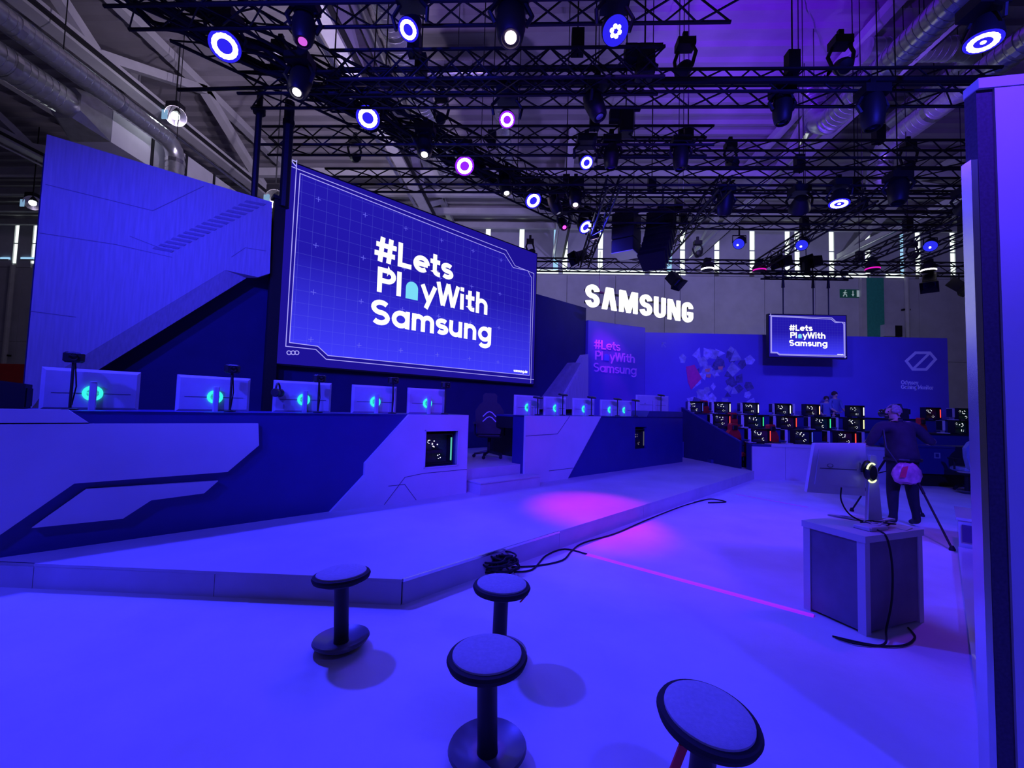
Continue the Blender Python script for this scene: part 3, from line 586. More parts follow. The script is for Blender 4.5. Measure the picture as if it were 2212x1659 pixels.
# ============================================================ RIG: TRUSSES
def unit_tube(n=6):
    mb = MB().tube((0, 0, 0), (0, 0, 1), 1, n); me = bpy.data.meshes.new('truss_brace'); me.from_pydata(mb.v, [], mb.f); me.materials.append(M_STEEL); return me
BR = unit_tube()
def bar_obj(name, p0, p1, r, parent):
    o = bpy.data.objects.new(name, BR); COL.objects.link(o); d = Vector(p1)-Vector(p0)
    o.parent = parent; o.matrix_parent_inverse = PM[parent.name].inverted()
    o.matrix_basis = Matrix.Translation(Vector(p0)) @ d.to_track_quat('Z', 'Y').to_matrix().to_4x4() @ Matrix.Diagonal((r, r, d.length, 1)); return o
def truss(label, p0, p1, h=.36, wd=.34, pitch=.42, parts=True, cross=False, rods=2, group='black lighting trusses'):
    p0 = Vector(p0); p1 = Vector(p1); d = (p1-p0); L = d.length; d.normalize(); s_ = Vector((d.y, -d.x, 0)).normalized()*wd/2; up = Vector((0, 0, h))
    t = thing('lighting_truss', label, 'truss', p0, group=group)
    cor = {'fb': -s_*-1, 'bb': s_*-1, 'ft': s_+up, 'bt': -s_+up}
    for c in cor.values(): bar_obj('chord', p0+c, p1+c, .026, t)
    n = max(2, int(L/pitch)); stf = MB()
    for (a, b_) in (('fb', 'ft'), ('bb', 'bt'), ('fb', 'bb'), ('ft', 'bt')):
        main = parts and a == 'fb' and b_ == 'ft'
        for i in range(n):
            q0 = p0+d*(L*i/n); q1 = p0+d*(L*(i+1)/n); fl_ = i % 2
            segs = [(q0+cor[a if fl_ else b_], q1+cor[b_ if fl_ else a])]
            if cross: segs.append((q0+cor[b_ if fl_ else a], q1+cor[a if fl_ else b_]))
            for g in segs:
                if main: bar_obj('brace', g[0], g[1], .013, t)
                else: stf.tube(g[0], g[1], .013, 4)
    stf.build('brace_lattice', M_STEEL, t, True, kind='stuff')
    for k_ in range(rods):
        q = p0+d*L*((k_+.5)/rods)+up; bar_obj('hoist_chain', q, (q.x, q.y, 13.25), .012, t)
        MB().box(q+Vector((-.09, -.07, .05)), q+Vector((.09, .07, .4))).build('chain_hoist', M_STEEL, t, True)
    return t
truss('nearest black truss across the top edge of the picture', (-5.6, 5.1, 6.58), (2.4, 5.1, 6.56))
truss('short cross-braced black truss behind the nearest one', (-3.1, 6.0, 6.3), (1.75, 6.0, 6.3), h=.44, cross=True, pitch=.4)
truss('longest black truss spanning to the right-hand panel', (-4.9, 6.6, 6.56), (6.9, 6.6, 6.52), pitch=.4)
t3b = thing('truss_pipe', 'thick black pipe running along the longest truss', 'pipe', (-3.2, 6.45, 6.7)); MB().tube((-3.2, 6.42, 6.72), (6.9, 6.42, 6.68), .055, 8).build('pipe_body', M_STEEL, t3b, True); MB().tube((-5.9, 6.42, 6.62), (-3.2, 6.42, 6.66), .03, 8).build('thin_end', M_STEEL, t3b, True)
truss('black truss crossing just above the top left corner of the big screen', (-5.4, 7.85, 6.5), (3.2, 7.85, 6.48))
truss('black truss crossing behind the ring lights at mid height', (-4.8, 9.3, 6.5), (9.2, 9.3, 6.5), pitch=.5)
truss('black truss just behind the mid height one, right half', (.4, 10.2, 6.5), (9.9, 10.2, 6.5), pitch=.5, parts=False)
truss('third of the stacked black trusses right of centre', (1.4, 11.2, 6.5), (10.8, 11.2, 6.5), pitch=.5, parts=False)
truss('black truss between the speakers and the rear truss', (1.2, 8.7, 6.75), (8.8, 8.7, 6.75), pitch=.5, parts=False)
truss('rear black truss that carries the small hanging screen', (-.4, 14.15, 6.25), (14.2, 14.15, 6.25), h=.34, pitch=.5)
truss('short black truss under the rear truss above the small screen', (on_y(1645, 610, 14).x, 13.95, 6.0), (on_y(1835, 610, 14).x, 13.95, 6.0), h=.2, wd=.2, pitch=.3, parts=False, rods=1)
truss('diagonal black truss along the stage that carries the row of ring lights', st(-.6, 7.25, 6.95), st(9.6, 7.25, 6.95), h=.42, pitch=.42, rods=4)
truss('diagonal black truss beside the ring light truss, nearer the big screen', st(.2, 7.75, 6.85), st(9.3, 7.75, 6.85), h=.34, pitch=.42, parts=False)
for px, lab in ((1262, 'sloping-looking black truss left of the speaker stack'), (1416, 'black truss receding past the line array'), (1640, 'black truss receding above the magenta lamp'), (1826, 'black truss receding at upper right, inner one'), (1925, 'black truss receding at upper right, outer one')):
    X = on_z(px, 577, 6.25).x; X = on_y(px, 577, 14.0).x
    truss(lab, (X, 8.9 if px < 1500 else 9.4, 6.3), (X, 14.0, 6.3), h=.28, wd=.26, pitch=.42, parts=px < 1700, rods=1)
def swag(label, pts, r):
    o = MB(); P_ = [Vector(p) for p in pts]; Q = []
    for i in range(len(P_)-1):
        for k_ in range(8):
            s_ = k_/8; q = P_[i].lerp(P_[i+1], s_); q.z -= .35*math.sin(PI*s_)*(P_[i+1]-P_[i]).length*.35; Q.append(q)
    Q.append(P_[-1]); o.path(Q, r, 6); return tag(o.build('power_cable', M_RUBBER, smooth=True), label, 'cable', 'cables on the trusses')
for i in range(4):
    pts = [st(-.4+k_*1.7+i*.3, 7.25+.12*i, 6.96+.1*(i % 2)) for k_ in range(6)]
    swag(['thick black cable looping along the ring light truss, front', 'black cable looping along the ring light truss, second', 'black cable looping along the ring light truss, third', 'black cable looping along the ring light truss, rearmost'][i], pts, .03)
# bundles of looms lying along the diagonal trusses
for i, (v_, z_) in enumerate(((7.3, 7.05), (7.75, 6.95))):
    mb = MB()
    rr = random.Random(i)
    for k_ in range(7):
        q = [st(-.5+j*.5, v_+rr.uniform(-.14, .14), z_+rr.uniform(-.08, .2)) for j in range(20)]; mb.path(q, .022, 5)
    tag(mb.build('cable_loom', M_RUBBER), ['tangled black cable loom lying on the ring light truss', 'tangled black cable loom on the truss nearer the big screen'][i], 'cable', 'cables on the trusses')['kind'] = 'stuff'
    bpy.data.objects[-1] if False else None

# ============================================================ FIXTURES
def hang_z(p): return p.z+.62
def wash(p, target, label, ring, glowm, col, power, angle=60, rad=.155, inner_=None):
    p = Vector(p); t = thing('wash_light', label, 'stage light', p, group='ring wash lights')
    kk = max(.62, rad/.150); d = (Vector(target)-p).normalized(); M = aim(d) @ Matrix.Diagonal((kk, kk, 1, 1))
    MB().lathe([(.03, -.26), (.12, -.25), (.17, -.12), (.2, 0), (.2, .03), (.19, .03)], 24, M).build('head', M_BLACK, t, smooth=True)
    lp_ = MB().lathe([(.005, .028), (.192, .028), (.192, .034), (.005, .036)], 28, M).build('lens_plate', glowm, t)  # lit lens face; its glow past the ring also stands in for the halo
    # ring of led cells
    mb = MB(); N = 18
    for k_ in range(N):
        a0 = 2*PI*k_/N; a1 = 2*PI*(k_+.92)/N; r1, r2 = rad*.62/kk, rad/kk
        q = [Vector((r*math.cos(a), r*math.sin(a), z)) for z in (.036, .046) for r, a in ((r1, a0), (r2, a0), (r2*1.03, (a0+a1)/2), (r2, a1), (r1, a1))]
        mb.add([M @ x_ for x_ in q], [(0, 1, 2, 3, 4), (9, 8, 7, 6, 5), (0, 5, 6, 1), (1, 6, 7, 2), (2, 7, 8, 3), (3, 8, 9, 4), (4, 9, 5, 0)])
    mb.build('led_ring', ring, lp_)
    if inner_: MB().lathe([(.004, .037), (.03, .037), (.03, .042), (.004, .042)], 12, M).build('centre_led', inner_, t)
    side = d.cross(Vector((0, 0, 1))).normalized()
    for s_ in (-1, 1): MB().path([side*s_*.21+d*-.08, side*s_*.24+Vector((0, 0, .2)), side*s_*.14+Vector((0, 0, .33))], .025, 6).build('yoke_arm', M_BLACK, t)
    MB().box((-.17, -.15, .32), (.17, .15, .46)).build('base', M_BLACK, t)
    MB().box((-.04, -.03, .46), (.04, .03, .6)).build('clamp', M_STEEL, t)
    if power: spot(t, p+d*.12, target, col, power, angle, .7, .16)
    return t
def profile(p, d, label, ring, col=None, power=0, target=None, sc_=1.0, bang=40):
    p = Vector(p); t = thing('spot_head', label, 'stage light', p, group='moving spot lights'); d = Vector(d).normalized(); M = aim(d) @ Matrix.Scale(sc_, 4)
    MB().lathe([(.05, -.36), (.13, -.34), (.16, -.2), (.15, -.02), (.13, .1), (.105, .14), (.095, .14), (.09, .11)], 20, M).build('head', M_BLACK, t, smooth=True)
    if ring: MB().lathe([(.004, .112), (.06, .112), (.06, .125), (.004, .128)], 16, M).build('lens', ring, t)
    else: MB().lathe([(.004, .112), (.085, .112), (.085, .12), (.004, .125)], 16, M).build('lens', M_GLASS, t)
    side = d.cross(Vector((0, 0, 1)))
    side = side.normalized() if side.length > .1 else Vector((1, 0, 0))
    for s_ in (-1, 1): MB().path([side*s_*.16*sc_-d*.1*sc_, side*s_*.22*sc_+Vector((0, 0, .2)), side*s_*.14*sc_+Vector((0, 0, .36))], .03, 6).build('yoke_arm', M_BLACK, t)
    MB().box((-.18*sc_, -.13*sc_, .34), (.18*sc_, .13*sc_, .47)).build('base', M_BLACK, t); MB().box((-.04, -.03, .47), (.04, .03, .62)).build('clamp', M_STEEL, t)
    if 'right-hand panel' in label or 'left of the ring' in label: MB().tube((0, 0, .6), (0, 0, 13.3-p.z), .012, 6).build('drop_rod', M_STEEL, t)
    if power: spot(t, p+d*.16, target, col, power, bang, 1.0, .08)
    return t
CT = Vector((-.2, 1.2, .6))
ringpx = [(486, 98, 'first and largest ring light, at upper left on the diagonal truss', G_LED, G_BLUE), (795, 253, 'second ring light along the diagonal truss', G_RINGP, G_BLUE), (1003, 357, 'third ring light along the diagonal truss', G_RINGP, G_VIO), (1151, 432, 'fourth ring light along the diagonal truss, right end of the screen', G_RINGP, G_BLUE), (1264, 489, 'last and smallest ring light along the diagonal truss', G_LED, G_BLUE)]
tg = [(-1.6, 1.8, 0), (-1.4, 2.6, 0), (1.0, 3.6, 0), (2.8, 5.0, 0), (5.2, 7.0, 0)]
pw = [3000, 280, 330, 360, 400]; colr = [BLUE, BLUE, VIOLET, BLUE, BLUE]
for (px, py, lab, g1, g2), q, pwr, cc in zip(ringpx, tg, pw, colr):
    p = on_v(px, py, 7.1); wash(p, q, lab, g1, g2, cc, pwr, 120 if px == 1264 else 85)
for px, py, z, lab, g1, g2, q, cc, pwr in (
    (884, 62, 6.15, 'ring light under the nearest truss, left of centre', G_RINGP, G_BLUE, (-2.6, 1.0, 0), BLUE, 130),
    (1095, 257, 6.15, 'pink ring light under the longest truss at centre', G_RINGP, G_VIO, (.6, 1.8, 0), VIOLET, 180),
    (1266, 350, 6.15, 'ring light with blue rim right of centre, above the speakers', G_LED, G_BLUE, (2.6, 2.2, 0), BLUE, 160)):
    wash(on_z(px, py, z), q, lab, g1, g2, cc, pwr, 75, .098)
wash(on_z(1328, 65, 6.15), (2.0, .8, 0), 'blue disc light with a small white rosette at top centre', G_BLUE, G_BLUE, BLUE, 120, 75, .12, None)
t = bpy.data.objects[[o.name for o in bpy.data.objects if o.get('label') == 'blue disc light with a small white rosette at top centre'][0]]
M = aim((Vector((2.0, .8, 0))-t.location).normalized()); mb = MB()
for k_ in range(6): mb.lathe([(.004, .047), (.026, .047), (.022, .055), (.004, .056)], 8, M @ Matrix.Translation((.05*math.cos(k_*PI/3), .05*math.sin(k_*PI/3), 0)))
mb.build('rosette_led', G_LED, t)
wash(on_z(2125, 85, 6.05), (4.2, 5.0, .6), 'pink-white ring light at the upper right corner', G_RINGP, G_BLUE, (.19, .015, 1), 430, 62, .135, G_RINGP)
wash(on_z(1813, 437, 6.15), (5.6, 8.6, 0), 'bright oval-looking blue light above the right-hand trusses', G_LED, G_BLUE, BLUE, 500, 75, .15, G_LED)
for px, py, z, d, lab, g, s_ in (
    (1103, 66, 6.05, (.05, -.35, -1), 'large black spot head with a lit pink lens at top centre', G_RINGP, 1.15), (655, 76, 6.3, (.1, -.2, -1), 'black spot head with dim pink lens at upper left', glow('dim_pink_lens', (.7, .12, .8), 1), .9),
    (645, 188, 6.3, (0, -.35, -1), 'black spot head with bright lens left of the ring light truss', G_LED, 1.0), (917, 324, 6.4, (.1, -.3, -1), 'black spot head with bright lens between second and third ring light', G_LED, 1.0),
    (1093, 409, 6.5, (.2, -.3, -1), 'black spot head with bright lens between third and fourth ring light', G_LED, .95), (1243, 434, 6.3, (.0, -.3, -1), 'black spot head with pink lens just above the last ring light', G_RINGP, .95),
    (1290, 240, 6.05, (.35, -.2, -1), 'dark tilted spot head under the longest truss', M_ALU, .9), (1203, 452, 6.3, (.45, .0, -1), 'dark tilted spot head left of the last ring light', M_ALU, .9),
    (1320, 350, 6.2, (0, 0, -1), 'dark spot head pointing down above the speaker box', None, .9), (1470, 352, 6.2, (0, 0, -1), 'dark spot head pointing down right of the speaker box', None, .9),
    (1885, 258, 6.0, (0, .0, -1), 'dark spot head hanging under the right half of the longest truss', None, 1.0), (1565, 452, 6.2, (0, .2, -1), 'dark spot head hanging under the stacked trusses', None, 1.1),
    (1940, 425, 6.0, (-.2, -.2, -1), 'dark spot head near the right-hand panel', None, 1.1), (1690, 250, 6.3, (0, 0, -1), 'dark spot head left of the upper right duct', None, .9)):
    profile(on_z(px, py, z), d, lab, g, sc_=s_)
# magenta beam onto the stage, violet beam up to the roof
profile(st(8.2, 7.2, 6.35), (.2, -.6, -.7), 'dark spot head at the right end of the diagonal truss throwing magenta light', glow('magenta_lens', (1, .05, .8), 3), (1, .0, .9), 2300, on_z(1280, 1094, .2), .8, 17)
profile((2.4, 6.9, 7.3), (.45, .55, .8), 'dark spot head on the longest truss pointing up at the roof', glow('violet_lens', (.4, .05, 1), 2), (.15, .006, 1), 6800, (6.4, 13.0, 13.4), .8, 52)
profile((4.9, 6.9, 7.3), (.25, .75, .6), 'second dark spot head on the longest truss pointing up at the roof', glow('violet_lens', (.4, .05, 1), 2), (.14, .03, 1), 2000, (9.5, 16, 13.4), .8)
for x_, y_, tx, ty, cc, pwr, lab in ((-4.6, 7.0, -9, 13, (.80, .68, 1), 1000, 'added dark up-light on the left end of the longest truss'), (-2.0, 8.3, -3, 15, (.42, .28, 1), 900, 'added dark up-light on the truss above the big screen corner'), (4.5, 9.9, 3, 20, (.36, .28, 1), 1300, 'added dark up-light on the stacked trusses pointing to the rear roof'), (8.5, 9.9, 13, 17, (.22, .10, 1), 800, 'added dark up-light at the right end of the stacked trusses'), (-4.4, 9.7, -12, 20, (.8, .7, 1), 1300, 'added dark up-light at the left end of the mid height truss')):
    profile((x_, y_, 7.45), (tx-x_, ty-y_, 6), lab, glow('added_uplight_lens', (.6, .5, 1), 2), cc, pwr, (tx, ty, 13.4), .7, 110)  # unseen up-lights added to brighten the roof
for x_, tx, lab in ((-.2, -6, 'added dark up-light on the left end of the rear truss facing the far wall'), (5.5, 7, 'added dark up-light on the rear truss behind the small screen'), (12.5, 17, 'added dark up-light on the right end of the rear truss facing the far wall')):
    profile((x_, 14.5, 6.95), (tx-x_, 11, 1), lab, glow('added_uplight_lens', (.6, .5, 1), 2), (.52, .50, 1), 900, (tx, 26, 8.0), .7, 120)  # rear truss up-lights, added out of sight to brighten the far wall
# hoists and boxes
for px, py, Y, lab in ((1393, 132, 6.15, 'black chain hoist at the right end of the cross-braced truss'), (1352, 262, 7.7, 'black chain hoist on the truss above the speakers')):
    p = on_y(px, py, Y); t = thing('chain_hoist', lab, 'hoist', p); MB().cbox((-.13, -.12, -.26), (.13, .12, .2), .03).build('motor', M_BLACK, t); MB().box((-.3, -.08, .0), (-.13, .08, .22)).build('chain_bag', M_RUBBER, t); MB().tube((0, 0, .2), (0, 0, 13.3-p.z), .012, 6).build('chain', M_STEEL, t); MB().box((-.2, -.03, .2), (.26, .03, .26)).build('bracket', M_STEEL, t)
# pars, moving heads on rear truss
for px, py, lab in ((1597, 525, 'blue-lit par lamp, leftmost of the three under the receding trusses'), (1733, 528, 'blue-lit par lamp, middle of the three under the receding trusses'), (2010, 530, 'blue-lit par lamp, rightmost of the three, near the panel')):
    p = on_y(px, py, 11.25); t = thing('par_lamp', lab, 'stage light', p, group='blue par lamps'); M = aim((-.55, -.5, -.6))
    MB().lathe([(.04, -.2), (.12, -.18), (.15, .06), (.145, .06), (.13, .04)], 20, M).build('can', M_BLACK, t, smooth=True); MB().lathe([(.004, .05), (.14, .05), (.12, .1), (.004, .13)], 18, M).build('lens', glow('par_blue', (.03, .035, 1), .9), t); MB().lathe([(.004, .13), (.025, .13), (.02, .15), (.004, .15)], 8, M).build('bulb', G_LED, t)
    MB().path([(-.17, 0, 0), (-.17, 0, .2), (.17, 0, .2), (.17, 0, 0)], .015, 6).build('yoke', M_STEEL, t); MB().tube((0, 0, .2), (0, 0, max(.3, 6.52-p.z)), .02, 6).build('clamp', M_STEEL, t)
for px, py, g, lab in ((1528, 578, G_LED, 'white-lit lamp on the rear truss, left'), (1640, 580, glow('lamp_magenta', (.75, .01, .5), 1.1), 'magenta-lit lamp on the rear truss, left'), (1885, 577, glow('lamp_magenta', (.75, .01, .5), 1.1), 'magenta-lit lamp on the rear truss, right'), (2005, 580, G_LED, 'white-lit lamp on the rear truss, right')):
    p = on_y(px, py, 13.95); t = thing('dome_lamp', lab, 'stage light', p, group='dome lamps on the rear truss')
    MB().lathe([(.1, -.02), (.2, -.04), (.2, .05), (.12, .16), (.08, .2)], 20).build('body', M_BLACK, t, smooth=True); MB().lathe([(.18, -.085), (.2, -.075), (.2, -.045), (.18, -.04)], 24).build('glow_band', g, t); MB().lathe([(.02, -.10), (.17, -.098), (.19, -.086), (.02, -.086)], 24).build('bottom_cap', M_BLACK, t); MB().box((-.1, -.08, .2), (.1, .08, .3)).build('bracket', M_STEEL, t); MB().tube((0, .05, .2), (0, .05, max(.35, 6.6-p.z)), .02, 6).build('stem', M_STEEL, t)
for px, py, d, lab, g in ((2008, 610, (-.4, -.4, -.7), 'black barn-door spot below the rear truss', None), (2072, 618, (.3, -.5, -.6), 'black spot with lit front below the rear truss, far right', G_WHITE), (1458, 605, (.3, -.4, -.6), 'black box spot below the rear truss, above the glowing letters', None), (1250, 555, (-.6, -.3, -.3), 'small black spot standing on the rear truss above the glowing letters', None), (1690, 565, (-.5, -.2, -.1), 'black spot on top of the rear truss, left of the small screen', None), (1755, 566, (-.5, -.2, -.1), 'black spot on top of the rear truss, over the small screen', None)):
    p = on_y(px, py, 14.0); t = thing('box_spot', lab, 'stage light', p, group='small black spots'); M = aim(d)
    MB().box((-.16, -.16, -.25), (.16, .16, .12), M).build('body', M_BLACK, t)
    MB().loft([[M @ Vector((x_*s_, y_*s_, z_)) for x_, y_ in ((-1, -1), (1, -1), (1, 1), (-1, 1))] for s_, z_ in ((.15, .12), (.22, .26))], caps=False).build('barn_door', M_STEEL, t)
    MB().lathe([(.004, .125), (.12, .125), (.12, .13), (.004, .13)], 14, M).build('lens', g or M_GLASS, t); MB().tube((0, 0, .0), (0, 0, max(.2, 6.28-p.z)) if p.z < 6.2 else (0, 0, -.3), .02, 6).build('stem', M_STEEL, t)
# speakers
p0 = on_y(1352, 550, 11.5); t = thing('speaker_stack', 'hanging black speaker stack with blue-lit grille side', 'speaker', (p0.x, 11.5, p0.z), R(-32))
for k_ in range(3): MB().cbox((-.3, -.3, .37*k_), (.3, .35, .37*k_+.355), .02).build('cabinet', M_BLACK, t); MB().box((-.31, -.27, .37*k_+.03), (-.298, .32, .37*k_+.33)).build('grille', mat('speaker_grille', (.10, .10, .12), .7, noise=.3, nscale=90), t)
MB().box((-.3, -.3, -.02), (.3, .35, 0)).build('lit_underside', M_WHITE, t)  # white plate on a black stack; light on the underside put into the colour
MB().box((-.25, -.2, 1.11), (.25, .25, 1.2)).build('fly_frame', M_STEEL, t); MB().tube((0, 0, 1.2), (0, 0, 2.0), .03, 6).build('chain', M_STEEL, t)
pt = on_y(1432, 470, 11.4); t = thing('line_array', 'curved black line array hanging right of the speaker stack', 'speaker', (pt.x, 11.4, pt.z-1.4))
zc, yc, an = 1.4, 0.0, 0.0; xx = 0.0
for k_ in range(8):
    an = R(4+5.5*k_); M = Matrix.Translation((xx, 0, zc)) @ Matrix.Rotation(R(58), 4, 'Z') @ Matrix.Rotation(an, 4, 'Y')
    MB().loft([[M @ Vector(q) for q in ((-.28, -.36, -.085), (.22, -.3, -.1), (.22, .3, -.1), (-.28, .36, -.085))], [M @ Vector(q) for q in ((-.28, -.36, .085), (.22, -.3, .1), (.22, .3, .1), (-.28, .36, .085))]]).build('array_element', M_BLACK, t)
    zc -= .185*math.cos(an); xx -= .185*math.sin(an)*.55
MB().box((-.2, -.2, 1.52), (.25, .2, 1.62)).build('fly_frame', M_STEEL, t); MB().tube((0, 0, 1.6), (0, 0, 2.3), .03, 6).build('chain', M_STEEL, t)

# ============================================================ COMPUTERS AND MONITORS
def monitor(label, loc, rz, w_=.71, h_=.42, halo=True, group='white monitors on the stage counters'):
    t = thing('monitor', label, 'monitor', loc, rz, group); z0 = .22
    mb = MB(); bz = [(-w_/2, z0), (w_/2, z0), (w_/2, z0+h_), (-w_/2, z0+h_)]; k_ = .03
    bi = [(-w_/2+k_, z0+k_), (w_/2-k_, z0+k_), (w_/2-k_, z0+h_-k_), (-w_/2+k_, z0+h_-k_)]
    mb.loft([[(x_, .025, z_) for x_, z_ in bz], [(x_, 0, z_) for x_, z_ in bz], [(x_, -.018, z_) for x_, z_ in bi]]); rs_ = mb.build('rear_shell', M_MONW, t)
    MB().box((-w_/2+.006, .025, z0+.006), (w_/2-.006, .03, z0+h_-.006)).build('screen_glass', glow('monitor_screen_glow', (.03, .03, .35), .6), t)
    MB().box((-w_*.4, -.022, z0+h_*.405), (w_*.4, -.017, z0+h_*.42)).build('vent_groove', M_LINE, rs_)
    cz = z0+h_*.42
    if halo:
        M = Matrix.Translation((0, -.020, cz)) @ Matrix.Rotation(R(90), 4, 'X')
        for r1, r2 in ((.071, .079), (.055, .061)):
            MB().lathe([(r1, .0), (r2, .0), (r2, .012), (r1, .012)], 36, M).build('halo_light', G_CYAN, rs_)
        MB().lathe([(.004, .0), (.051, .0), (.046, .012), (.004, .012)], 24, M).build('mount_hub', M_BLACK, t)
    else: MB().strip([(-w_*.25+.018*math.cos(R(a)), z0+h_*.5+.012*math.sin(R(a))) for a in range(0, 360, 30)], .003, -.038, -.034, closed=True).build('logo_mark', M_LINE, t)
    MB().cbox((-.028, -.10, 0.01), (.028, -.05, cz+.12), .008).build('stand_column', M_MONW, t)
    MB().box((-.02, -.06, cz-.02), (.02, -.034, cz+.02)).build('stand_neck', M_MONW, t)
    for s_ in (-1, 1): MB().prismz([(-.02*s_, -.09), (.02*s_, -.05), (.2*s_, .10), (.17*s_, .13)], 0, .014).build('stand_foot', M_MONW, t)
    return t
def lamp_arm(label, loc, rz, h_, kind):
    t = thing('camera_stand', label, 'camera stand', loc, rz, 'camera stands behind the monitors')
    MB().tube((0, 0, 0), (0, 0, h_), .012, 8).build('pole', M_BLACK, t); MB().lathe([(.06, 0), (.06, .012), (.02, .02)], 16).build('base', M_BLACK, t)
    if kind == 'cam':
        MB().cbox((-.075, -.05, h_), (.075, .06, h_+.10), .025).build('camera_body', M_BLACK, t); MB().lathe([(.03, 0), (.034, .02), (.024, .025), (.004, .02)], 14, Matrix.Translation((0, -.05, h_+.05)) @ Matrix.Rotation(R(90), 4, 'X')).build('lens', M_GLASS, t)
        MB().path([(.01, .01, h_*.1), (.03, .03, h_*.5), (.012, .02, h_)], .006, 5).build('cable', M_RUBBER, t)
    else:
        MB().lathe([(.01, 0), (.10, .01), (.105, .03), (.08, .045), (.01, .05)], 24, Matrix.Translation((0, 0, h_)) @ Matrix.Rotation(R(8), 4, 'X')).build('lamp_disc', M_BLACK, t, smooth=True)
    return t
CT_Z = 1.455; MV = 6.15
names = ['first white monitor from the left on the left stage counter, biggest in view', 'second white monitor on the left stage counter', 'third white monitor on the left stage counter, under the screen corner', 'fourth white monitor on the left stage counter', 'fifth white monitor at the right end of the left counter']
ml = []
for i, (u_, nm) in enumerate(zip((-.24, .80, 1.79, 2.80, 3.70), names)):
    # monitor feet stand on a rear shelf just below the countertop line
    monitor(nm, st(u_, MV, CT_Z-.24+.01), A45+R((4, 3, 0, -2, -2)[i]), .73 if i < 3 else .69)
names = ['first white monitor on the right stage counter, next to the gaming chair', 'second white monitor on the right stage counter', 'third white monitor on the right stage counter', 'fourth white monitor on the right stage counter', 'fifth white monitor on the right stage counter', 'largest white monitor at the far end of the right counter']
for u_, nm, tw, w_ in zip((6.02, 6.86, 7.84, 8.86, 9.5, 10.9), names, (-4, -6, -8, -12, -14, -22), (.66, .64, .68, .6, .5, 1.1)):
    monitor(nm, st(u_, MV, CT_Z-.26+.01 if w_ < 1 else CT_Z-.1), A45+R(tw), w_, .42 if w_ < 1 else .46, halo=w_ < 1)
sd = thing('monitor_shelf', 'dark desk surface behind the left stage counter', 'desk', st(0, 5.96, .56), A45); MB().box((-3, .58, .62), (4.1, 1.1, .66)).build('desk_top', M_BLACK, sd); MB().box((-2.9, .6, 0), (4.0, .64, .62)).build('modesty_panel', M_BLACK, sd)
sd2 = thing('monitor_shelf', 'dark desk surface behind the right stage counter', 'desk', st(5.5, 5.96, .56), A45); MB().box((.55, .58, .62), (6.1, 1.1, .66)).build('desk_top', M_BLACK, sd2); MB().box((.62, .56, 0), (1.25, 1.5, .78)).build('pedestal', M_BLACK, sd2); MB().box((1.3, .6, 0), (6, .64, .62)).build('modesty_panel', M_BLACK, sd2)
for px, py, kind, lab in ((160, 772, 'cam', 'black camera on a pole before the first monitor'), (502, 797, 'cam', 'black camera on a pole before the second monitor'), (690, 818, 'cam', 'black camera on a pole before the third monitor'), (850, 822, 'cam', 'black camera on a pole before the fourth monitor'), (963, 832, 'cam', 'black camera on a pole before the fifth monitor'),
        (1162, 856, 'disc', 'black disc lamp on a pole behind the first right monitor'), (1216, 850, 'disc', 'black disc lamp on a pole over the second right monitor'), (1278, 856, 'disc', 'black disc lamp on a pole over the third right monitor'), (1334, 860, 'disc', 'black disc lamp on a pole over the fourth right monitor'), (1373, 863, 'disc', 'black disc lamp on a pole over the fifth right monitor'), (1428, 852, 'disc', 'black disc lamp on a pole over the far large monitor')):
    v_ = 5.88; u_, z_ = uz(px, py, v_); lamp_arm(lab, st(u_, v_, 1.455), A45, z_-1.455-.05, kind)
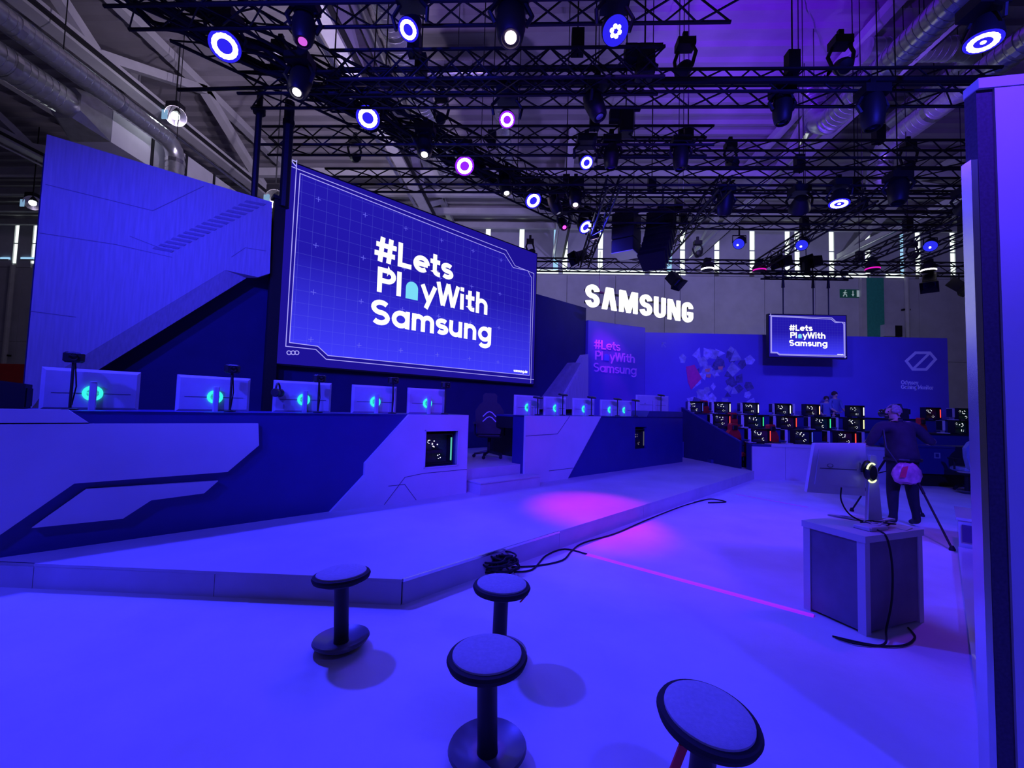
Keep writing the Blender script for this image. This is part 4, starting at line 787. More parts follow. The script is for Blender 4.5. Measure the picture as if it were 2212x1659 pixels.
# headset on third monitor
def headset(label, loc, rz, lit=False):
    t = thing('headset', label, 'headset', loc, rz)
    MB().path([(.085*math.cos(R(a)), 0, .1*math.sin(R(a))) for a in range(0, 181, 15)], .012, 8).build('headband', M_BLACK, t, smooth=True)
    for s_ in (-1, 1):
        M = Matrix.Translation((s_*.085, 0, -.02)) @ Matrix.Rotation(R(90), 4, 'Y')
        MB().lathe([(.01, -.03), (.045, -.03), (.055, 0), (.045, .03), (.01, .03)], 20, M).build('ear_cup', M_BLACK, t, smooth=True)
    return t
u_, z_ = uz(600, 845, 5.98); headset('black headset hung on the left corner of the third monitor', st(u_, 5.98, z_), A45+R(60))
def tower(label, loc, rz, strip, w_=.44, h_=.42, d_=.2, group='computer towers on the gaming desks', fan=glow('fan_white', (.85, .9, 1), 1.2)):
    t = thing('computer_tower', label, 'computer', loc, rz, group)
    b_ = MB(); e = .016
    for q in (((-w_/2, 0, 0), (w_/2, d_, e)), ((-w_/2, 0, h_-e), (w_/2, d_, h_)), ((-w_/2, 0, e), (-w_/2+e, d_, h_-e)), ((w_/2-e, 0, e), (w_/2, d_, h_-e)), ((-w_/2, d_-.01, e), (w_/2, d_, h_-e))): b_.box(*q)
    b_.build('case', M_BLACK, t)
    MB().box((-w_/2+e, d_-.05, e), (w_/2-e, d_-.02, h_-e)).build('mainboard', mat('dark_board', (.02, .02, .035), .5, noise=.5, nscale=40), t)
    MB().box((-w_*.4, .04, h_*.36), (w_*.2, d_-.05, h_*.46)).build('graphics_card', M_BLACK, t)
    for cx_, cz_, r_ in ((w_*random.uniform(-.14, 0), h_*.66, .055), (w_*random.uniform(.06, .14), h_*.24, .036), (-w_*.30, h_*.74, .03)):
        M = Matrix.Translation((cx_, .06, cz_)) @ Matrix.Rotation(R(90), 4, 'X')
        mb = MB()
        ofs = random.uniform(0, 60); drop = random.sample(range(6), 2)
        for a in [ofs+60*q_ for q_ in range(6) if q_ not in drop]:
            a0, a1 = R(a), R(a+random.uniform(14, 46))
            mb.prism([(cx_+r*math.cos(q), cz_+r*math.sin(q)) for r, q in ((r_*.72, a0), (r_, a0), (r_, a1), (r_*.72, a1))], .05, .06)
        fo = mb.build('fan_light', fan, t); MB().lathe([(.004, 0), (r_*.6, 0), (r_*.6, .01), (.004, .01)], 14, M).build('fan_hub', M_BLACK, fo)
    MB().box((w_/2-.035, -.006, .05), (w_/2-.018, .012, h_-.06)).build('light_strip', strip, t)
    for s_ in (-1, 1): MB().box((s_*w_*.35-.03, .03, -.012), (s_*w_*.35+.03, d_-.03, 0)).build('foot', M_RUBBER, t)
    return t
STRIP = [glow('strip_white', (.9, .95, 1), 1.6), glow('strip_red', (1, .06, .05), 1.3), glow('strip_green', (.05, .9, .35), 1.1), glow('strip_blue', (.08, .12, 1), .9), glow('strip_orange', (1, .5, .25), 2.0), glow('strip_yellow', (.9, 1, .4), 1.6), glow('strip_teal', (.1, .6, .5), .9)]
tower('computer with teal strip behind the square window of the left counter', st(3.67, 5.68, .2+H0+.012), A45, STRIP[6], .5, .47, .2, 'computers set into the stage counters', glow('fan_pale', (.75, .75, 1), 1.5))
tower('computer behind the narrow window of the right counter', st(9.46, 5.68, .2+H0+.012), A45, glow('strip_dim', (.2, .2, .3), .4), .46, .46, .2, 'computers set into the stage counters', glow('fan_dim', (.5, .4, .6), .5))

def cat(P_, n=6):
    P_ = [Vector(p) for p in P_]; Q = []
    for i in range(len(P_)-1):
        p0, p1, p2, p3 = P_[max(i-1, 0)], P_[i], P_[i+1], P_[min(i+2, len(P_)-1)]
        for k_ in range(n):
            s_ = k_/n; Q.append(.5*((2*p1)+(p2-p0)*s_+(2*p0-5*p1+4*p2-p3)*s_*s_+(-p0+3*p1-3*p2+p3)*s_**3))
    return Q+[P_[-1]]
def gaming_chair(label, loc, rz, m_, group=None):
    t = thing('gaming_chair', label, 'chair', loc, rz, group)
    MB().cbox((-.26, -.25, .42), (.26, .27, .52), .05).build('seat', m_, t)
    out = [(-.22, .5), (.22, .5), (.27, .75), (.28, .95), (.2, 1.08), (.14, 1.12), (.14, 1.26), (.10, 1.3), (-.10, 1.3), (-.14, 1.26), (-.14, 1.12), (-.2, 1.08), (-.28, .95), (-.27, .75)]
    MB().prism(out, .2, .31).build('backrest', m_, t)
    MB().cbox((-.1, .16, 1.12), (.1, .21, 1.25), .02).build('headrest', M_BLACK, t)
    for s_ in (-1, 1):
        ar = MB().box((s_*.30-.035, -.15, .68), (s_*.30+.035, .15, .71)).build('armrest', M_BLACK, t); MB().tube((s_*.30, 0, .46), (s_*.30, 0, .68), .02, 6).build('armrest_post', M_BLACK, ar)
        MB().strip([(s_*.13, .84), (s_*.05, .92), (0, .94)] if s_ > 0 else [(-.13, .84), (-.05, .92), (0, .94)], .02, .31, .314).build('chevron', M_WHITE, t)
        MB().strip([(s_*.13, .74), (s_*.05, .82), (0, .84)], .02, .31, .314).build('chevron', M_WHITE, t)
    MB().tube((0, 0, .12), (0, 0, .42), .035, 8).build('gas_column', M_STEEL, t)
    for k_ in range(5):
        a = 2*PI*k_/5; bl_ = MB().tube((0, 0, .13), (.3*math.cos(a), .3*math.sin(a), .075), .028, 6, .018).build('base_leg', M_BLACK, t); MB().lathe([(.004, -.02), (.035, -.02), (.035, .02), (.004, .02)], 10, Matrix.Translation((.3*math.cos(a), .3*math.sin(a), .035)) @ Matrix.Rotation(R(90), 4, 'X')).build('caster', M_RUBBER, bl_)
    return t
gaming_chair('black gaming chair with pale chevrons in the gap between the counters', st(5.55, 6.75, .56), R(184), M_BLACK)

# ============================================================ GAMING TERRACE
rise = [0.02, .30, .68]; rowY = [11.1, 12.4, 13.7]; deskz = [.86, 1.20, 1.58]
tr = thing('terrace', 'navy stepped terrace carrying the rows of gaming desks', 'platform', (0, 0, 0))
XL = [5.9, 5.3, 4.7]; XR = 14.0
for r_ in range(3):
    if r_: MB().box((XL[r_]-.3, rowY[r_]-.25, 0), (XR, 14.8 if r_ == 2 else rowY[r_+1]-.25, rise[r_])).build('step_deck', M_NAVY, tr)
# sloping side wall
q0 = on_z(1475, 987, .2); q1 = on_z(1602, 1012, .2)
sw_ = thing('side_wall', 'navy sloping side wall between the stage and the gaming terrace', 'wall panel', (q1.x, q1.y, 0))
dd = Vector((q0.x-q1.x, q0.y-q1.y, 0)); n_ = Vector((dd.y, -dd.x, 0)).normalized()*-.06
pts = [(q1, .0, .90), (q0, .0, 1.78)]
mb = MB(); a0 = Vector((q1.x, q1.y, 0)); a1 = Vector((q0.x, q0.y, 0))
for base, zt0, zt1, nm, mm in ((0, .0, .0, 'board', M_NAVYWALL),):
    mb.loft([[a0, a0+n_, a0+n_+Vector((0, 0, .86)), a0+Vector((0, 0, .86))], [a1, a1+n_, a1+n_+Vector((0, 0, 1.72)), a1+Vector((0, 0, 1.72))]]).build('board', M_NAVYWALL, sw_, True)
beam_pts(a0+Vector((0, 0, .875))+n_/2, a1+Vector((0, 0, 1.735))+n_/2, .075, .03).build('cap_rail', M_NAVY, sw_, True)
# white front counter of the terrace
wc = thing('front_counter', 'white low counter in front of the gaming rows', 'counter', (5.45, 10.82, 0))
for k_ in range(4): MB().box((k_*.79, 0, 0), (k_*.79+.784, .04, .80)).build('front_panel', M_WHITE, wc)
MB().box((.45, -.02, .80), (3.16, .3, .87)).build('top_rail', M_WHITE, wc); MB().box((0, 0, .80), (.45, .3, .85)).build('corner_cap', M_NAVY, wc); MB().box((0, .04, 0), (3.16, .3, .8)).build('core', M_NAVY, wc)
dc = thing('front_counter', 'dark navy counter with small square emblem behind the photographer', 'counter', (8.7, 10.6, 0))
MB().box((0, 0, .3), (3.0, .5, .92)).build('body', M_NAVY, dc); MB().box((.1, .1, 0), (2.9, .45, .3)).build('plinth', M_BLACK, dc); MB().box((-.02, -.03, .92), (3.02, .52, .96)).build('top', M_NAVY, dc)
p = on_y(2024, 984, 10.6); MB().strip([(p.x-8.7+.055*a, p.z+.055*b_) for a, b_ in ((-1, -1), (1, -1), (1, 1), (-1, 1))], .02, -.012, 0, closed=True).build('emblem', mat('emblem_print', (.3, .36, .4), .6), dc)
dk = []
for r_ in range(3):
    t = thing('gaming_desk', ['long black gaming desk of the front row', 'long black gaming desk of the middle row', 'long black gaming desk of the rear row'][r_], 'desk', (XL[r_]-.2, rowY[r_]+.05, rise[r_]), group='rows of gaming desks')
    Lr = XR-XL[r_]; zt = deskz[r_]-rise[r_]
    MB().box((0, 0, zt-.04), (Lr, .62, zt)).build('desk_top', M_BLACK, t); MB().box((0, .02, 0), (Lr, .05, zt-.04)).build('front_panel', M_NAVY, t)
    for q in (0, Lr/2, Lr-.05): MB().box((q, .05, 0), (q+.05, .6, zt-.04)).build('desk_leg', M_BLACK, t)
rowname = ['front', 'middle', 'rear']
pcs = [[(1645, 1), (1735, 3), (1828, 1)], [(1560, 1), (1632, 2), (1703, 1), (1776, 2), (1848, 5), (2078, 2)], [(1503, 3), (1562, 0), (1623, 0), (1692, 0), (1755, 4), (1850, 0), (2015, 1), (2085, 2)]]
ordn = ['first', 'second', 'third', 'fourth', 'fifth', 'sixth', 'seventh', 'eighth']
cn = ['white', 'red', 'green', 'blue', 'orange', 'yellow', 'teal']
for r_ in range(3):
    for i, (px, c_) in enumerate(pcs[r_]):
        x_ = on_y(px, 900, rowY[r_]+.15).x
        tower('%s computer from the left on the %s row of desks, %s strip' % (ordn[i], rowname[r_], cn[c_]), (x_, rowY[r_]+.12, deskz[r_]+.012), 0, STRIP[c_], .46, .36)
bars = [[1617, 1696, 1787, 1861], [1535, 1602, 1671, 1746, 1806, 2035], [1487, 1538, 1600, 1669, 1713, 2057]]
for r_ in range(3):
    for i, px in enumerate(bars[r_]):
        p = on_y(px, 900, rowY[r_]+.15)
        t = thing('monitor', '%s white monitor seen edge-on from the left, %s row of desks' % (ordn[i], rowname[r_]), 'monitor', (p.x, rowY[r_]+.1, deskz[r_]), 0, 'edge-on monitors on the gaming desks')
        MB().box((-.035, 0, .08), (.03, .2, .36)).build('shell', M_MONW, t); MB().box((-.042, .01, .09), (-.035, .19, .35)).build('screen_glass', M_GLASS, t); MB().box((.03, .06, .02), (.07, .14, .3)).build('stand', M_MONW, t); MB().box((-.02, .02, 0), (.18, .2, .02)).build('stand_foot', M_MONW, t)
rc = gaming_chair('red gaming chair in the front row, left', (on_y(1601, 930, 11.95).x, 11.95, rise[0]), R(28), M_RED, 'red gaming chairs')
for px, r_, lab, m_ in ((1684, 0, 'red gaming chair in the front row, second from the left', M_RED), (1534, 2, 'red gaming chair in the rear row, near the side wall', M_RED), (2012, 1, 'red gaming chair at the right behind the photographer', M_RED), (1598, 1, 'red gaming chair in the middle row under the seated person', M_RED)):
    Y = [11.95, 13.2, 14.42][r_]; 
    if r_ == 2: Y = 14.40
    p = on_y(px, 900, Y); dup(rc, (p.x, Y, rise[r_]+(.02 if r_ else 0)), R(28), lab, 'red gaming chairs')
dup(rc, (on_y(2085, 950, 10.2).x, 10.1, .02), R(170), 'pale blue gaming chair at the right edge of the gaming area', None, {M_RED: M_PALE})
bpy.data.objects[[o.name for o in bpy.data.objects if o.get('label', '').startswith('pale blue')][0]]['group'] = 'pale gaming chair'
kd = thing('demo_desk', 'black desk at far right beside the pale blue chair', 'desk', on_z(2080, 1048, 0).to_tuple()); MB().box((-.1, 0, .35), (1.0, .4, .78)).build('body', M_BLACK, kd); MB().box((-.12, -.02, .78), (1.02, .42, .81)).build('top', M_BLACK, kd); MB().box((-.08, .05, 0), (0, .35, .35)).build('leg', M_BLACK, kd); MB().box((.9, .05, 0), (.98, .35, .35)).build('leg', M_BLACK, kd)

# ============================================================ STOOLS
def stool(label, base, lean, az, h_=.45, tagc=None):
    t = thing('wobble_stool', label, 'stool', base, 0, 'round wobble stools')
    ax = Vector((math.cos(az), math.sin(az), 0)); M = Matrix.Rotation(lean, 4, ax.cross(Vector((0, 0, 1)))*-1) if lean else Matrix.Identity(4)
    M = Matrix.Translation((0, 0, abs(math.sin(lean))*.10+.002)) @ M
    MB().lathe([(.02, 0), (.10, .0), (.165, .035), (.178, .055), (.172, .066), (.155, .06), (.09, .035), (.05, .034), (.02, .04)], 40, M).build('base', mat('stool_base_plastic', (.10, .10, .12), .3, noise=.05), t, smooth=True)
    MB().lathe([(.048, .03), (.046, .06), (.046, h_-.06), (.06, h_-.035), (.02, h_-.03)], 24, M).build('column', M_BLACK, t, smooth=True)
    MB().lathe([(.03, h_-.045), (.13, h_-.042), (.176, h_-.02), (.184, h_), (.178, h_+.012), (.160, h_+.016), (.02, h_+.016)], 48, M).build('seat_rim', M_RUBBER, t, smooth=True)
    MB().lathe([(.02, h_+.010), (.158, h_+.014), (.157, h_+.024), (.14, h_+.031), (.08, h_+.034), (.01, h_+.035)], 48, M).build('seat_pad', M_FABRIC, t, smooth=True)
    if tagc: MB().loft([[M @ Vector((tagc[0]+a*.016*tagc[2]+c_*.25, tagc[1]+b_*.004, h_-.03+c_*tagc[2])) for a, b_ in ((-1, -1), (1, -1), (1, 1), (-1, 1))] for c_ in (0, -.05, -.11)]).build('red_tag', mat('red_tag_cloth', (.8, .03, .05), .6, noise=.1), t)
    return t
stool('round stool nearest the stage corner, left, leaning a little', (-1.2, 2.81, 0), R(4), R(150))
stool('round stool at centre behind the nearest one', (-.17, 2.78, 0), R(1), R(20), tagc=(.15, -.06, .3))
stool('round stool at bottom centre with its dished base cut by the frame', (-.16, 2.01, 0), R(2), R(200))
stool('round stool at bottom right with a red tag under the seat', (.66, 1.74, 0), R(7), R(-60), tagc=(-.12, -.10, 1))
for px, py, lab in ((1722, 1036, 'small far stool before the white front counter'), (2090, 1066, 'far stool at the right before the black desk')):
    p = on_z(px, py, 0); stool(lab, (p.x, p.y, 0), 0, 0, .43)

# ============================================================ CABINET AND ITS MONITOR
a = Vector((2.48, 3.32)); bL = Vector((2.31, 3.73)); bR = Vector((3.13, 3.60)); e1 = (bR-a); LX = e1.length; an = math.atan2(e1.y, e1.x); LY = .46
cb = thing('cabinet', 'square demo cabinet with pale edges and dark sides at right', 'cabinet', (a.x, a.y, 0), an)
HC = .72
e = .055
for x_, y_ in ((0, 0), (LX-e, 0), (0, LY-e), (LX-e, LY-e)): MB().box((x_, y_, 0), (x_+e, y_+e, HC-.05)).build('corner_post', M_WHITE, cb)
MB().box((-.008, -.008, HC-.05), (LX+.008, LY+.008, HC)).build('top', M_WHITE, cb)
MB().box((e, .008, .02), (LX-e, .02, HC-.05)).build('side_panel', M_CABG, cb); MB().box((.008, e, .02), (.02, LY-e, HC-.05)).build('side_panel', M_CABG, cb); MB().box((LX-.02, e, .02), (LX-.008, LY-e, HC-.05)).build('side_panel', M_CABG, cb); MB().box((e, LY-.02, .02), (LX-e, LY-.008, HC-.05)).build('side_panel', M_CABG, cb)
def cbw(x_, y_, z_=HC): return Vector((a.x+x_*math.cos(an)-y_*math.sin(an), a.y+x_*math.sin(an)+y_*math.cos(an), z_))
# monitor: shell hung on the left of its column
mc = cbw(.535, .30); tm = thing('monitor', 'white monitor turned away on the demo cabinet, headset hung at its side', 'monitor', mc, R(-8))
wl = Matrix.Rotation(R(-4), 4, 'X')
sh_ = [(-.455, .215), (-.01, .21), (-.0, .655), (-.39, .64)]
MB().prism(sh_, -.02, .03).build('rear_shell', M_MONW, tm)
si = [(-.40, .29), (-.06, .285), (-.06, .60), (-.36, .59)]; MB().prism(si, -.035, -.02).build('rear_bulge', M_MONW, tm)
MB().prism([(-.435, .235), (-.03, .23), (-.02, .635), (-.375, .62)], .03, .034).build('screen_glass', M_GLASS, tm)
MB().box((-.36, -.038, .425), (-.08, -.034, .432)).build('vent_groove', M_LINE, tm); MB().strip([(-.28+.022*math.cos(R(q)), .455+.015*math.sin(R(q))) for q in range(0, 360, 30)], .003, -.038, -.034, closed=True).build('logo_mark', M_LINE, tm)
MB().loft([[(-.03, -.09, .0), (.075, -.09, .0), (.075, -.04, .0), (-.03, -.04, 0)], [(.0, -.08, .56), (.045, -.08, .56), (.045, -.035, .56), (.0, -.035, .56)]]).build('stand_column', M_MONW, tm)
MB().box((-.05, -.05, .43), (.02, -.02, .49)).build('stand_neck', M_MONW, tm)
for s_ in (-1, 1): MB().prismz([(.02, -.1), (.05, -.04), (.02+.26*s_, .10), (.02+.22*s_, .13)], 0, .015).build('stand_foot', M_MONW, tm)
hs = thing('headset', 'black headset with pale glowing rim hung at the cabinet monitor', 'headset', mc+Vector((-.035, -.11, .42)), R(12))
M = Matrix.Rotation(R(90), 4, 'X'); MB().lathe([(.01, -.02), (.05, -.03), (.058, 0), (.05, .025), (.01, .02)], 24, M @ Matrix.Diagonal((.75, 1.2, 1, 1))).build('ear_cup', M_BLACK, hs, smooth=True)
for a0, a1 in ((60, 165), (230, 320)):
    MB().path([(.052*math.cos(R(q)), -.012, .078*math.sin(R(q))) for q in range(a0, a1, 12)], .007, 6).build('rim_light', glow('rim_pale_green', (.85, 1, .55), 1.3), hs)
MB().path([(.05*math.cos(R(q)), .03, .09*math.sin(R(q))) for q in range(0, 181, 15)], .01, 6).build('headband', M_BLACK, hs)
tag(MB().path(cat([mc+Vector(q) for q in ((-.23, -.05, .28), (-.26, -.09, .18), (-.20, -.10, .07), (-.08, -.12, .015), (.06, -.16, .012))]), .006, 6).build('monitor_cable', M_RUBBER), 'thin dark cable drooping from the cabinet monitor', 'cable')
t = thing('document_tray', 'small pale box lying on the demo cabinet', 'box', cbw(.30, .12), an); MB().cbox((-.12, -.06, 0), (.1, .07, .03), .01).build('lid', M_MONW, t); MB().box((-.115, -.055, -.0), (.095, .065, .008)).build('rubber_foot', M_RUBBER, t)
for i in range(4):
    r2 = random.Random(i+20); pts = [cbw(.36+r2.uniform(-.1, .2)+.02*math.cos(k_), .16+.05*math.sin(k_*1.3+i)+r2.uniform(-.03, .03), HC+.012+.02*abs(math.sin(k_*1.1+i))) for k_ in range(9)]
    tag(MB().path(cat(pts, 4), .006, 6).build('loose_cable', M_RUBBER if i % 2 else M_MONW, smooth=True), ['tangled black cable on the demo cabinet, rear', 'white cable loop on the demo cabinet, rear', 'tangled black cable on the demo cabinet, front', 'white cable loop on the demo cabinet, front'][i] if False else ['white cable loop on the demo cabinet, rear', 'tangled black cable on the demo cabinet, rear', 'white cable loop on the demo cabinet, front', 'tangled black cable on the demo cabinet, front'][i], 'cable', 'cables on the demo cabinet')
t = thing('card', 'small pale card on the right corner of the demo cabinet', 'card', cbw(.58, .05), an+.2); MB().box((-.07, -.03, 0), (.07, .03, .006)).build('card_sheet', M_MONW, t)
tag(MB().path(cat([cbw(.24, .05, .735), cbw(.22, -.02, .70), cbw(.26, -.03, .5), cbw(.24, -.035, .25), cbw(.14, -.05, .06), cbw(-.02, -.12, .012), cbw(-.2, -.06, .012), cbw(-.26, .05, .012)]), .007, 6).build('power_cable', M_RUBBER, smooth=True), 'black cable hanging down the dark side of the demo cabinet', 'cable')
tag(MB().path(cat([cbw(-.26, .07, .01), cbw(-.1, -.10, .01), cbw(.1, -.17, .01), cbw(.32, -.13, .01), cbw(.44, -.03, .012)]), .007, 6).build('power_cable', M_RUBBER, smooth=True), 'black cable curling on the carpet at the foot of the demo cabinet', 'cable')

# ============================================================ FLOOR CABLES, TAPE
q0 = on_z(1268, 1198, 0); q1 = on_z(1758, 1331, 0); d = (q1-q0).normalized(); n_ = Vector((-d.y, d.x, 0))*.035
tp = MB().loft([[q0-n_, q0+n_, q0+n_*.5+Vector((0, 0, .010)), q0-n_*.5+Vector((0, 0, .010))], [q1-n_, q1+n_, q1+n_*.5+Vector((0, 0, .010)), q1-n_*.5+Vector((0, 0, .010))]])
tag(tp.build('pink_floor_strip', mat('pink_strip_added_glow', (.85, .25, .55), .5, emit=(.32, .006, .55), es=.8)), 'straight pink line with added glow across the carpet to the cabinet', 'floor strip')  # no lamp: weak glow added to the pink floor line to brighten it
q0 = on_z(1590, 1068, 0); q1 = on_z(1745, 1096, 0); n_ = Vector((0, .02, 0))
tag(MB().loft([[q0-n_, q0+n_, q0+n_*.5+Vector((0, 0, .008)), q0-n_*.5+Vector((0, 0, .008))], [q1-n_, q1+n_, q1+n_*.5+Vector((0, 0, .008)), q1-n_*.5+Vector((0, 0, .008))]]).build('cable_cover', mat('pink_cable_cover', (.85, .25, .55), .5, noise=.05)), 'thin far cable cover strip near the front counter', 'cable cover')
pc_ = on_z(1072, 1238, 0)
for i in range(6):
    r2 = random.Random(40+i); pts = []
    for k_ in range(26):
        an_ = k_*.62+i; rr = .07+.06*math.sin(k_*.37+i)+r2.uniform(-.02, .02)
        pts.append((pc_.x+rr*1.7*math.cos(an_)+r2.uniform(-.02, .02), pc_.y+.02+rr*math.sin(an_), .015+.02*i+abs(.05*math.sin(k_*.5+i))))
    tag(MB().path(cat(pts, 3), .009, 6).build('coiled_cable', M_RUBBER, smooth=True), 'loop of the black cable heap against the stage edge', 'cable', 'heap of black cables at the stage edge')
def run(label, px, r=.009, lift=.01):
    P_ = [on_z(x_, y_, lift) for x_, y_ in px]; Q = []
    for i in range(len(P_)-1):
        p0, p1, p2, p3 = P_[max(i-1, 0)], P_[i], P_[i+1], P_[min(i+2, len(P_)-1)]
        for k_ in range(6):
            s_ = k_/6; Q.append(.5*((2*p1)+(p2-p0)*s_+(2*p0-5*p1+4*p2-p3)*s_*s_+(-p0+3*p1-3*p2+p3)*s_**3))
    Q.append(P_[-1]); return tag(MB().path(Q, r, 6).build('floor_cable', M_RUBBER, smooth=True), label, 'cable')
run('black cable from the heap to the pink floor strip', [(1110, 1235), (1150, 1230), (1180, 1200), (1220, 1186), (1268, 1197)])
run('black cable looping back from the heap along the stage edge', [(1105, 1225), (1160, 1222), (1215, 1210), (1235, 1190), (1262, 1172), (1330, 1152), (1400, 1122), (1475, 1093), (1530, 1078)])
run('short dark cable lying near the far end of the stage edge', [(1500, 1085), (1535, 1078), (1568, 1084), (1530, 1086)], .012)

# ============================================================ RIGHT-HAND PANEL AND BENCH
YP = 1.85
xa = on_y(2104, 500, YP).x; xb = on_y(2118, 500, YP).x; xc = on_y(2150, 500, YP).x
pn = thing('partition_panel', 'tall blue partition panel close by at the right edge', 'partition', (xb, YP, 0), R(-8))
HP = 3.06
MB().box((0, 0, 0), (xc-xb, .06, HP-.04)).build('edge_band', mat('dark_edge_fabric', (.06, .045, .075), .9, noise=.2, nscale=80), pn)
MB().box((xc-xb, -.01, 0), (1.3, .06, HP-.02)).build('face_board', mat('panel_face', (.60, .56, .66), .7, noise=.04, nscale=2), pn)
MB().box((-.0, -.014, HP-.045), (1.3, .064, HP)).build('top_trim', mat('panel_face', (.60, .56, .66), .7), pn)
MB().box((xa-xb, .0, 0), (-.002, .05, HP-.35)).build('glossy_profile', M_ALU, pn)
bn = thing('display_plinth', 'low glossy white plinth beside the partition panel, block at its far end', 'plinth', (2.02, 2.03, 0), math.atan2(3.39, 3.11))
MB().box((0, -.7, 0), (4.60, 0, .07)).build('body', M_GLOSSW, bn); MB().box((0, -.7, .072), (4.60, .01, .085)).build('top', M_GLOSSW, bn)
MB().box((4.62, -.75, 0), (5.5, 0, .40)).build('end_block', M_GLOSSW, bn); MB().box((4.60, -.70, .15), (4.62, -.03, .35)).build('dark_inset', mat('plum_panel', (.10, .05, .16), .5, noise=.1), bn); MB().box((4.60, -.77, .40), (5.52, .02, .43)).build('end_block_top', M_GLOSSW, bn)
tag(MB().path(cat([(2.86, 2.86, .093), (3.05, 2.98, .093), (3.2, 3.0, .095), (3.4, 2.95, .093), (3.6, 3.0, .093)]), .008, 6).build('plinth_cable', M_RUBBER, smooth=True), 'dark cable lying on the glossy white plinth', 'cable')

# far-left dark box on the counter
t = thing('equipment_case', 'black case on the left stage counter at the picture edge', 'case', st(-1.0, 6.15, 1.452), A45); MB().prism([(-.6, 0), (.3, 0), (.3, .24), (-.6, .36)], 0, .4).build('case_body', M_BLACK, t); MB().box((.3, .02, .02), (.31, .38, .2)).build('case_end', M_STEEL, t)

# ============================================================ PEOPLE
M_SKIN = mat('skin', (.55, .33, .27), .5, noise=.06, nscale=20)
M_SHIRT = mat('dark_shirt', (.030, .024, .040), .85, noise=.2, nscale=12, bump=.2, bscale=18)
M_TROUS = mat('dark_trousers', (.012, .012, .018), .9, noise=.2, nscale=12, bump=.2, bscale=18)
def skin_mesh(joints, edges, subdiv=2):
    """joints: name -> (x, y, z, radius); the first joint is the root"""
    names_ = list(joints); me = bpy.data.meshes.new('body_cage')
    me.from_pydata([joints[n_][:3] for n_ in names_], [(names_.index(a_), names_.index(b_)) for a_, b_ in edges], [])
    o = bpy.data.objects.new('body_cage', me); COL.objects.link(o)
    md = o.modifiers.new('skin', 'SKIN'); md.use_smooth_shade = True; md.branch_smoothing = .6
    for i, n_ in enumerate(names_):
        r_ = joints[n_][3]; sv = me.skin_vertices[0].data[i]; sv.radius = r_ if isinstance(r_, tuple) else (r_, r_); sv.use_root = (i == 0)
    sd_ = o.modifiers.new('sub', 'SUBSURF'); sd_.levels = subdiv; sd_.render_levels = subdiv
    dg = bpy.context.evaluated_depsgraph_get(); res = bpy.data.meshes.new_from_object(o.evaluated_get(dg))
    bpy.data.objects.remove(o); return res
def person(label, loc, rz, joints, edges, paint, mats_):
    t = thing('person', label, 'person', loc, rz)
    me = skin_mesh(joints, edges); me.materials.clear()
    for m_ in mats_: me.materials.append(m_)
    for p in me.polygons: p.material_index = paint(p.center); p.use_smooth = True
    o = bpy.data.objects.new('body', me); COL.objects.link(o); o.parent = t
    return t
def hand(J, E_l, pre, wrist, d, side):
    """palm and five separate fingers rooted at the wrist"""
    w_ = Vector(wrist); d = Vector(d).normalized(); s_ = Vector(side).normalized(); nrm = d.cross(s_)
    J[pre+'palm'] = (*(w_+d*.055), (.036, .018)); E_l.append((pre+'wrist', pre+'palm'))
    for i, (off, ln) in enumerate(((-.028, .07), (-.009, .082), (.010, .078), (.028, .06))):
        k0 = w_+d*.085+s_*off; k1 = k0+d*ln*.55+nrm*.012; k2 = k1+d*ln*.35+nrm*.035
        for q, (nm, pnt) in enumerate((('k', k0), ('m', k1), ('t', k2))): J['%s%s%d' % (pre, nm, i)] = (*pnt, .0095-.001*q)
        E_l += [(pre+'palm', '%sk%d' % (pre, i)), ('%sk%d' % (pre, i), '%sm%d' % (pre, i)), ('%sm%d' % (pre, i), '%st%d' % (pre, i))]
    th0 = w_+d*.03-s_*.04; th1 = th0+d*.035-s_*.02+nrm*.02
    J[pre+'th0'] = (*th0, .011); J[pre+'th1'] = (*th1, .009); E_l += [(pre+'palm', pre+'th0'), (pre+'th0', pre+'th1')]
# --- photographer seen from behind, head turned left
J = {'pelvis': (.03, 0, .98, (.23, .20)), 'waist': (.02, .0, 1.12, (.26, .23)), 'chest': (.0, .02, 1.34, (.265, .20)), 'collar': (-.01, .03, 1.49, (.17, .13)), 'neck': (-.02, .05, 1.58, .066), 'skull': (-.035, .07, 1.68, (.088, .098)), 'crown': (-.035, .06, 1.765, (.07, .078)), 'brow': (-.10, .08, 1.70, .04), 'nose': (-.142, .085, 1.665, .016), 'chin': (-.10, .09, 1.595, .034),
     'Lsh': (-.255, .03, 1.465, .095), 'Lel': (-.36, .10, 1.21, .066), 'Lwrist': (-.27, .33, 1.17, .033),
     'Rsh': (.235, .03, 1.465, .095), 'Rel': (.42, -.03, 1.24, .066), 'Rwrist': (.60, .16, 1.285, .033),
     'Lhip': (-.075, 0, .90, .115), 'Lkn': (-.11, .02, .50, .078), 'Lan': (-.13, -.02, .10, .05), 'Lheel': (-.13, -.05, .045, .042), 'Ltoe': (-.17, .15, .035, .034),
     'Rhip': (.135, 0, .90, .115), 'Rkn': (.18, .03, .50, .078), 'Ran': (.21, -.01, .10, .05), 'Rheel': (.21, -.04, .045, .042), 'Rtoe': (.25, .16, .035, .034)}
